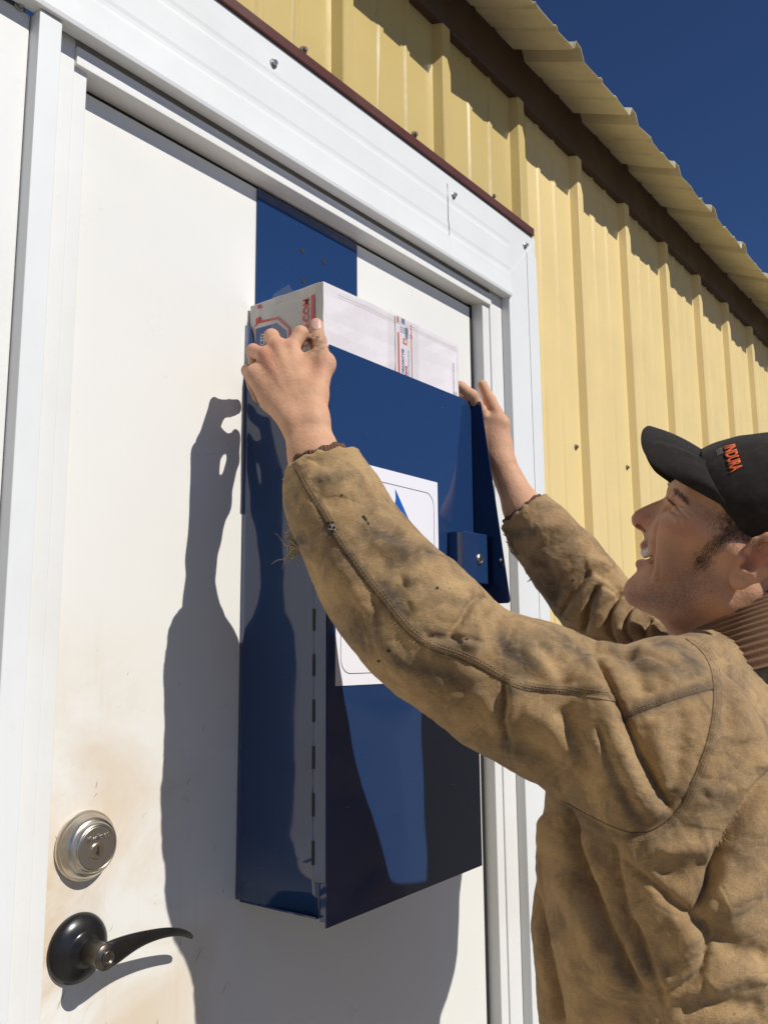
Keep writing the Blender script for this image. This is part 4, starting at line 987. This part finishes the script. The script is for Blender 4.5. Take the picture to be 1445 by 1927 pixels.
# ---- things laid along the cloth surface
from mathutils.bvhtree import BVHTree
bvh = BVHTree.FromPolygons(V.tolist(), Q.tolist(), all_triangles=False)
def hit(u, v, tree=None, off=0.0):
    r = ray(u, v); r = r/np.linalg.norm(r)
    h_ = (tree or bvh).ray_cast(Vector(CAM), Vector(r))
    if h_[0] is None: return None
    return h_[0]+h_[1]*off*(1 if h_[1].dot(Vector(r)) < 0 else -1)
def dense(pts, step):
    out = []
    for a, b in zip(pts, pts[1:]):
        L_ = math.hypot(b[0]-a[0], b[1]-a[1]); k = max(1, int(L_/step))
        for i in range(k): t = i/k; out.append((a[0]+(b[0]-a[0])*t, a[1]+(b[1]-a[1])*t))
    return out+[pts[-1]]
def smoothpts(pts, it=2):
    for _ in range(it):
        q = [pts[0]]
        for a, b in zip(pts, pts[1:]): q += [(a[0]*.75+b[0]*.25, a[1]*.75+b[1]*.25), (a[0]*.25+b[0]*.75, a[1]*.25+b[1]*.75)]
        pts = q+[pts[-1]]
    return pts
M_thread = mat('dirty_thread', (.30, .21, .12), .9)
M_seam = mat('seam_grime', (.10, .065, .04), .95)  # dark grimy line along the seams
def offset_line(pts, o):
    out = []
    for i, p in enumerate(pts):
        a = pts[max(0, i-1)]; b = pts[min(len(pts)-1, i+1)]; L_ = math.hypot(b[0]-a[0], b[1]-a[1])+1e-9
        out.append((p[0]+(b[1]-a[1])/L_*o, p[1]-(b[0]-a[0])/L_*o))
    return out
for pts in (seam1, seam2, armhole):
    dp = dense(smoothpts(pts), 4.0)
    seg = [hit(u, v, None, .0002) for u, v in dp]
    run = []
    for p in seg+[None]:
        if p is not None and (not run or (p-run[-1]).length < .02): run.append(p)
        else:
            if len(run) > 2:
                bmS = bmesh.new(); sweep(bmS, run, .00055, 4); bm_obj('seam', bmS, M_seam, jacket)
            run = [p] if p is not None else []
    for off_ in (6, 10, 15) if pts is not seam2 else (5, 9):
        bmT = bmesh.new(); dq = dense(offset_line(smoothpts(pts), off_), 1.0)
        for i in range(0, len(dq)-5, 7):
            a, b = hit(*dq[i], None, .0003), hit(*dq[i+4], None, .0003)
            if a is None or b is None or (a-b).length > .006: continue
            sweep(bmT, [a, (a+b)/2, b], .00032, 4)
        bm_obj('stitching', bmT, M_thread, jacket)
# ---- knit cuffs
M_knit = mat('brown_rib_knit', (.13, .065, .035), .95); n = N(M_knit); n.bump(n.noise(400, 3), .6, .001)
def cuff(LP, LR, name, ln):
    a_ = Vector(LP[0]-LP[1]).normalized(); s = a_.cross(Vector((0, 0, 1))).normalized(); w = s.cross(a_)
    V_ = []; F_ = []; n_ = 180; rows = [(-.030, -.006), (-.004, -.0055), (.004, -.0050), (ln, -.0062), (ln+.001, -.0078), (ln-.003, -.0095), (-.02, -.0105)]
    for e, dr in rows:
        for k in range(n_):
            th = 2*math.pi*k/n_; rr = LR[0]+dr+.0009*math.cos(th*45); p = Vector(LP[0])+a_*(e+.0015*math.sin(th*3+1)+.0011*math.sin(th*11))+(s*math.cos(th)+w*math.sin(th))*rr; V_.append(p)
    for i in range(len(rows)-1):
        for k in range(n_): F_.append((i*n_+k, i*n_+(k+1) % n_, (i+1)*n_+(k+1) % n_, (i+1)*n_+k))
    mesh_np(name, [tuple(v) for v in V_], F_, M_knit, jacket)
cuff(LSp, LSr, 'knit_cuff', .0170); cuff(RSp, RSr, 'knit_cuff', .0125)
# ---- frayed threads at the cuffs
M_fray = mat('frayed_thread', (.36, .29, .20), .95)
rr = random.Random(3)
def fray(u, v, d, n_, ln, spread, dirv):
    bm = bmesh.new()
    base = wd(u, v, d)
    for i in range(n_):
        p = Vector(base)+Vector((rr.uniform(-1, 1), rr.uniform(-1, 1), rr.uniform(-1, 1)))*.005
        dv = Vector(dirv)+Vector((rr.gauss(0, spread), rr.gauss(0, spread), rr.gauss(0, spread))); dv.normalize()
        pts = [p.copy()]; L_ = ln*rr.uniform(.4, 1.1)
        for k in range(9):
            dv = (dv+Vector((rr.gauss(0, .42), rr.gauss(0, .42), rr.gauss(0, .42)-.05))).normalized(); p = p+dv*L_/9; pts.append(p.copy())
        sweep(bm, pts, [.00110]*6+[.0007, .0006, .0005, .0003], 4)
    bm_obj('frayed_threads', bm, M_fray, jacket)
L3 = tuple(-cr)
fray(562, 1004, 1.09, 12, .028, .30, (L3[0], L3[1], .45)); fray(572, 1024, 1.085, 34, .044, .30, (L3[0], L3[1], -.05)); fray(580, 1035, 1.085, 10, .016, .4, (L3[0], L3[1], -.6))
fray(548, 905, 1.098, 10, .008, .6, L3); fray(546, 950, 1.095, 8, .007, .6, L3); fray(672, 862, 1.098, 18, .008, .8, tuple(cr)); fray(640, 850, 1.098, 14, .006, .8, (0, 0, 1))
for u, v in ((948, 1008), (955, 1025), (965, 1040), (990, 1070), (1000, 1090)): fray(u+6, v, 1.455, 6, .010, .6, L3)
# holes with a pale lining peeping through (near cuff) and small burns
M_lin = mat('pale_lining', (.42, .38, .32), .95); M_hole = mat('burnt_hole', (.03, .025, .02), .95)
def blob(name, u, v, r, m, off, squash=1.0, rot=0):
    c_, s_ = math.cos(rot), math.sin(rot); ps = []
    for k in range(14):
        th = 2*math.pi*k/14; q = r*(1+.18*math.sin(3*th+u)+.1*math.sin(5*th)); x, y = q*math.cos(th), q*math.sin(th)*squash
        h_ = hit(u+x*c_-y*s_, v+x*s_+y*c_, None, off)
        if h_ is None: return
        ps.append(h_)
    h0 = hit(u, v, None, off*1.15)
    bm = bmesh.new(); cvt = bm.verts.new(h0); vs = [bm.verts.new(p) for p in ps]
    for k in range(14): bm.faces.new((cvt, vs[k], vs[(k+1) % 14]))
    bm_obj(name, bm, m, jacket)
blob('worn_patch', 625, 991, 9, M_lin, .0006, .75, .9)
for u, v, r in ((619, 985, 3.2), (626, 984, 3.0), (621, 992, 2.8), (629, 993, 3.0), (626, 1000, 2.6)): blob('hole', u, v, r, M_hole, .0011)
for u, v, r, sq, ro in ((643, 932, 2.2, 1, 0), (686, 975, 7, .35, .9), (693, 985, 3, .6, .9), (823, 1107, 2.6, 1, 0), (731, 1225, 3.2, .8, .4), (713, 1244, 2.8, .8, 0), (866, 1207, 6, .5, .3), (878, 1203, 3, .8, 0), (1078, 1092, 2.2, 1, 0)): blob('hole', u, v, r, M_hole, .0007, sq, ro)
# ---- corduroy collar
M_cord = mat('brown_corduroy', (.19, .105, .055), .95); n = N(M_cord); n.bump(n.noise(300, 3), .5, .001)
V_ = []; F_ = []; na, nr_ = 120, 200
for j in range(nr_+1):
    t = j/nr_
    for k in range(na):
        th = 2*math.pi*k/na; fw = math.cos(th); sd2 = math.sin(th)
        if t < .5: s_ = t/.5; R_ = .090+.006*s_; hz = -.012+.030*s_
        else: s_ = (t-.5)/.5; R_ = .096+.040*s_; hz = .018-.040*s_-.050*s_*s_
        rib = .0014*math.cos(t*math.pi*2*26)
        p = NECK+FD*(fw*(R_+rib)*.84-.004)+RD*(sd2*(R_+rib)*1.0)+np.array([0, 0, hz+rib-.030*fw+.042])
        V_.append(tuple(p))
for j in range(nr_):
    for k in range(na): F_.append((j*na+k, j*na+(k+1) % na, (j+1)*na+(k+1) % na, (j+1)*na+k))
col = mesh_np('collar', V_, F_, M_cord, jacket)
# ================================================================== CAP
M_cap = mat('black_cap_cloth', (.022, .019, .0175), .85, 0, .2); n = N(M_cap)
n.b.inputs['Sheen Weight'].default_value = .05
n.base(n.mix(n.ramp(n.noise(120, 5, .7), [(.5, 0.), (.8, .5)]), (.021, .018, .0165), (.06, .05, .042)))
n.bump(n.noise(1.0, 2, .5, vec=n.mapping((1500, 1500, 1500))), .4, .0006); n.bump(n.noise(30, 3), .25, .002)
CC = np.array([*hl(1440, 950)[:2], 0.0])
cutv = [700, 851, 870, 890, 921, 951, 1000, 1018, 1040]; cutu = [1317, 1317, 1317, 1326, 1339, 1357, 1392, 1405, 1421]
def sdf_cap(P):
    L = toL(P)
    q = L-CC
    r = np.array([.1145, .0815, .0845])
    d = ell(np.abs(q)*np.array([1, 1, 1]), (0, 0, 0), r)
    r2 = r-.0035; d2 = ell(q, (0, 0, 0), r2)
    mid = np.exp(-(q[:, 2]/.0016)**2)*.0006
    d = d+mid
    Lm = L.copy(); Lm[:, 2] = np.abs(L[:, 2]); pj_ = proj(toW(Lm)); k_ = pj_[:, 2]/FPX/HS
    h1 = (np.interp(pj_[:, 1], cutv, cutu)-pj_[:, 0])*.85*k_
    h2 = np.where(pj_[:, 0] > 1404, (pj_[:, 1]-np.interp(pj_[:, 0], [1404, 1445, 1500, 1600], [1014, 1023, 1034, 1050]))*k_, -.05)
    d = smax(d, h1, .003); d = smax(d, np.where(pj_[:, 1] > 1016, h2*1.0, h2), .002)
    return smax(d, -d2, .001)*HS
b = bb([toW(CC+np.array([sx_*.12, sy_*.09, sz_*.09])) for sx_ in (-1, 1) for sy_ in (-1, 1) for sz_ in (-1, 1)], .005)
F, l0 = chunks_eval(sdf_cap, *b, .0019, 8, .004); Vc, Qc = surface_nets(F, l0, .0019); Vc = relax(Vc, Qc, 2, .5)
Nc = vnormals(Vc, Qc); Vc = Vc+Nc*(vnoise(Vc*28, 2)*.0016+vnoise(Vc*60, 3)*.0006)[:, None]
capo = big_mesh('cap', Vc, Qc, M_cap, person)
# brim: ruled between the seam on the crown and its curved outer edge
Bs = [(1327, 852, 0), (1327, 853.5, .013), (1326, 860, .026), (1323, 874, .038), (1327, 885, .048), (1332, 898, .056), (1340, 914, .062), (1350, 932, .066), (1362, 951, .069)]
Es = [(1222, 803, 0), (1215, 804.5, .014), (1207, 815, .029), (1207.5, 840, .042), (1222, 867, .054), (1243, 884, .060), (1272, 903, .064), (1315, 926, .067), (1360, 950.5, .070)]
def crm(L, k=5):
    L = [np.array(p, float) for p in L]; out = []
    for i in range(len(L)-1):
        p0 = L[max(0, i-1)]; p1 = L[i]; p2 = L[i+1]; p3 = L[min(len(L)-1, i+2)]
        for j in range(k):
            t = j/k; out.append(.5*((2*p1)+(-p0+p2)*t+(2*p0-5*p1+4*p2-p3)*t*t+(-p0+3*p1-3*p2+p3)*t**3))
    return out+[L[-1]]
_t0 = BVHTree.FromPolygons(Vc.tolist(), Qc.tolist(), all_triangles=False)
def _onc(p):
    h_ = hit(p[0]+3, p[1], _t0, .0) if p[1] > 866 else None
    return hl(*p) if h_ is None else toL(np.array(h_))
Bn = [_onc(p) for p in crm(Bs)]; En = [hl(*p) for p in crm(Es)]
Bn = [p*np.array([1, 1, -1]) for p in Bn[:0:-1]]+Bn; En = [p*np.array([1, 1, -1]) for p in En[:0:-1]]+En
V_ = []; F_ = []; ns_ = 16
for i, (b_, e_) in enumerate(zip(Bn, En)):
    for j in range(ns_+1):
        t = j/ns_; p = b_*(1-t)+e_*t; p = p+np.array([0, .0035*math.sin(math.pi*t), 0]); V_.append(tuple(toW(p)))
for i in range(len(Bn)-1):
    for j in range(ns_): F_.append((i*(ns_+1)+j, i*(ns_+1)+j+1, (i+1)*(ns_+1)+j+1, (i+1)*(ns_+1)+j))
o = mesh_np('brim', V_, F_, M_cap, capo); s = o.modifiers.new('solid', 'SOLIDIFY'); s.thickness = .0032; s.offset = 0; bevelled(o, .0008)
# lettering wrapped on the crown
ctree = BVHTree.FromPolygons(Vc.tolist(), Qc.tolist(), all_triangles=False)
M_or = mat('orange_embroidery', (.72, .13, .035), .75); n = N(M_or); n.bump(n.noise(1.0, 2, .5, vec=n.mapping((1200, 1200, 1200))), .6, .0006)
M_gy = mat('grey_embroidery', (.20, .19, .18), .8)
def wrap_text(name, s, m, q00, q10, q01, q11, off, bold=0):
    """q: image corners  start-base, end-base, start-top, end-top"""
    o = text_obj(name, s, 1.0, m, (0, 0, 0), (1, 0, 0), (0, 1, 0), None, 0, bold=bold)
    me = o.data; bpy.data.objects.remove(o)
    bm = bmesh.new(); bm.from_mesh(me); bmesh.ops.triangulate(bm, faces=bm.faces); bmesh.ops.subdivide_edges(bm, edges=bm.edges, cuts=2, use_grid_fill=False)
    xs = [v.co.x for v in bm.verts]; ys = [v.co.y for v in bm.verts]; x0, x1, y0, y1 = min(xs), max(xs), min(ys), max(ys)
    for v in bm.verts:
        a = (v.co.x-x0)/(x1-x0); b = (v.co.y-y0)/(y1-y0)
        u_ = (1-b)*((1-a)*q00[0]+a*q10[0])+b*((1-a)*q01[0]+a*q11[0]); v_ = (1-b)*((1-a)*q00[1]+a*q10[1])+b*((1-a)*q01[1]+a*q11[1])
        h_ = hit(u_, v_, ctree, off)
        v.co = h_ if h_ is not None else Vector(toW(hl(u_, v_, .03)))
    bm.to_mesh(me); bm.free(); me.materials.clear(); me.materials.append(m)
    o = link(name, me, capo); sl = o.modifiers.new('s', 'SOLIDIFY'); sl.thickness = .0006; sl.offset = 0; return o
wrap_text('lettering', 'INDURA', M_or, (1360.5, 842.5), (1375, 891), (1383.5, 836.5), (1398, 882), .0013, .035)
wrap_text('small_lettering', 'POWER', M_gy, (1347, 848), (1350, 858.5), (1358.5, 843), (1361, 853.5), .0008)
# seam bead where the brim meets the crown
bm = bmesh.new(); sweep(bm, [Vector(toW(p+np.array([0, .001, 0]))) for p in Bn], .0011, 6); bm_obj('brim_seam', bm, M_cap, capo, True)
# ================================================================== face details
M_teeth = mat('teeth', (.72, .68, .58), .25); 
bm = bmesh.new()
for i in range(-4, 5):
    th = i*.27; c_ = .0262*math.sin(th); f_ = .0145*(math.cos(th)-1)
    p = hl(1208.5, 1040.5, 0)+np.array([f_*1.1-.0012, -.0015+f_*-.35, c_])
    M4 = Matrix.Translation(Vector(toW(p))) @ Matrix([[*(HM.T@np.array([1, 0, 0])), 0][:0] or [HM[0][r], HM[1][r], HM[2][r], 0] for r in range(3)]+[[0, 0, 0, 1]]) @ Matrix.Rotation(-.5, 4, 'Z') @ Matrix.Rotation(-th*.9, 4, 'Y')
    bmesh.ops.create_uvsphere(bm, u_segments=12, v_segments=8, radius=1, matrix=M4 @ Matrix.Scale(HS, 4) @ Matrix.Diagonal((.0026, .0056, .0034, 1)))
bm_obj('teeth', bm, M_teeth, body, True)
M_dark = mat('mouth_dark', (.10, .03, .025), .6)
bm = bmesh.new(); bmesh.ops.create_uvsphere(bm, u_segments=20, v_segments=12, radius=1, matrix=Matrix.Translation(Vector(toW(hl(1245, 1052, 0)))) @ Matrix([[HM[0][r], HM[1][r], HM[2][r], 0] for r in range(3)]+[[0, 0, 0, 1]]) @ Matrix.Scale(HS, 4) @ Matrix.Diagonal((.009, .009, .026, 1)))
bm_obj('mouth_inside', bm, M_dark, body, True)
M_hair = mat('dark_brown_hair', (.085, .052, .033), .6)
btree = BVHTree.FromPolygons([tuple(v.co) for v in body.data.vertices], [tuple(p.vertices) for p in body.data.polygons])
# lashes and brow hairs
bm = bmesh.new()
def hair(bm, u, v, du, dv, ln, rad_=.00016, lift=.3, tree=btree, curl=0):
    r = ray(u, v); r = r/np.linalg.norm(r); h_ = tree.ray_cast(Vector(CAM), Vector(r))
    if h_[0] is None: return
    p = h_[0]; nn = h_[1] if h_[1].dot(Vector(r)) < 0 else -h_[1]
    q = Vector(-cu*dv+cr*du).normalized(); q = (q-nn*q.dot(nn)).normalized(); dirn = (q+nn*lift).normalized()
    e = p+dirn*ln; md = p+dirn*ln*.55+nn*ln*.06
    s = dirn.cross(nn).normalized()*rad_
    a = [bm.verts.new(p-s), bm.verts.new(p+s), bm.verts.new(md+s*.8), bm.verts.new(md-s*.8), bm.verts.new(e)]
    bm.faces.new((a[0], a[1], a[2], a[3])); bm.faces.new((a[3], a[2], a[4]))
for i in range(42):
    t = rr.random(); hair(bm, 1258+t*16+rr.gauss(0, .5), 939+t*13+rr.gauss(0, .6), -1, -.35+rr.gauss(0, .2)+t*.5, .0065*(1-.3*t), .00022, .9)
bm_obj('eyelashes', bm, M_hair, body)
bm = bmesh.new()
for i in range(260):
    t = rr.random(); hair(bm, 1268+t*26+rr.gauss(0, 2.5), 920+t*26+rr.gauss(0, 3.0)-4*math.sin(t*3), .5, .9+rr.gauss(0, .3), .0055, .00013, .15)
bm_obj('eyebrow', bm, M_hair, body)
bm = bmesh.new()
def patch(n_, cx_, cy_, sx_, sy_, rot, du, dv, ln, wdt=.00013):
    c, s = math.cos(rad(rot)), math.sin(rad(rot))
    for i in range(n_):
        a, b = rr.gauss(0, sx_*.62), rr.gauss(0, sy_*.62)
        hair(bm, cx_+a*c-b*s, cy_+a*s+b*c, du+rr.gauss(0, .25), dv+rr.gauss(0, .25), ln*rr.uniform(.6, 1.1), wdt, .22)
patch(620, 1352, 1020, 34, 13, -38, -.5, .8, .0050); patch(330, 1322, 1056, 17, 15, -40, -.5, .9, .0050); patch(1100, 1392, 990, 40, 22, 30, -.4, .9, .0070)
patch(700, 1436, 1155, 20, 22, 0, .3, 1, .011, .00016)
bm_obj('short_hair', bm, M_hair, body)
bm = bmesh.new()
patch(2600, 1230, 1125, 55, 24, 10, -.3, .9, .0016, .0001); patch(1500, 1300, 1105, 38, 36, 0, -.3, .9, .0017, .0001); patch(500, 1213, 1022, 10, 8, 0, -.3, .9, .0012, .0001)
bm_obj('beard_stubble', bm, M_hair, body)
# nails
M_nail = mat('fingernail', (.62, .38, .32), .28)
def nail(u, v, w, h, rot, tree=btree):
    bm = bmesh.new(); c, s = math.cos(rad(rot)), math.sin(rad(rot)); g = []
    for i in range(7):
        row = []
        for j in range(7):
            a = (i/6*2-1); b = (j/6*2-1); k_ = math.sqrt(max(0, 1-.5*b*b)); l_ = math.sqrt(max(0, 1-.5*a*a))
            x, y = a*w*k_, b*h*l_; p = hit(u+x*c-y*s, v+x*s+y*c, tree, .0004)
            if p is None: bm.free(); return
            row.append(bm.verts.new(p))
        g.append(row)
    for i in range(6):
        for j in range(6): bm.faces.new((g[i][j], g[i+1][j], g[i+1][j+1], g[i][j+1]))
    bm_obj('fingernail', bm, M_nail, body, True)
nail(595.5, 609.5, 9.5, 10, 6)
# ================================================================== trousers and boots (below the picture)
M_jean = mat('work_trousers', (.09, .085, .075), .9); n = N(M_jean); n.bump(n.noise(60, 5), .4, .003)
def sdf_tr(P):
    d = ell(P, (1.15, -.51, .93), (.175, .135, .14))
    for s in (-1, 1):
        hip = np.array([1.15, -.51, .90])+RD*.092*s
        d = smin(d, chain(P, [hip, hip+np.array([0, .035, -.38]), hip+np.array([0, -.02, -.80])], [.098, .075, .068], .03), .03)
    return smax(d, .085-P[:, 2], .004)
F, l0 = chunks_eval(sdf_tr, [.86, -.76, .06], [1.44, -.26, 1.08], .008, 8, .01); Vt, Qt = surface_nets(F, l0, .008)
Nt = vnormals(Vt, Qt); Vt = Vt+Nt*(vnoise(Vt*np.array([22, 22, 34]), 3)*.006)[:, None]
big_mesh('trousers', Vt, Qt, M_jean, person)
M_boot = mat('brown_leather_boot', (.10, .055, .03), .6)
for s in (-1, 1):
    an = np.array([1.15, -.53, .10])+RD*.092*s
    def sdf_b(P, an=an):
        d = smin(cap(P, an+np.array([0, 0, .03]), an+np.array([0, 0, -.02]), .05, .05), cap(P, an+np.array([0, .0, -.045]), an+FD*.15+np.array([0, 0, -.05]), .042, .038), .03)
        return smax(d, .021-P[:, 2], .004)
    F, l0 = chunks_eval(sdf_b, an-.24, an+.24, .008, 8, .01); Vb, Qb = surface_nets(F, l0, .008); big_mesh('boot', Vb, Qb, M_boot, person)
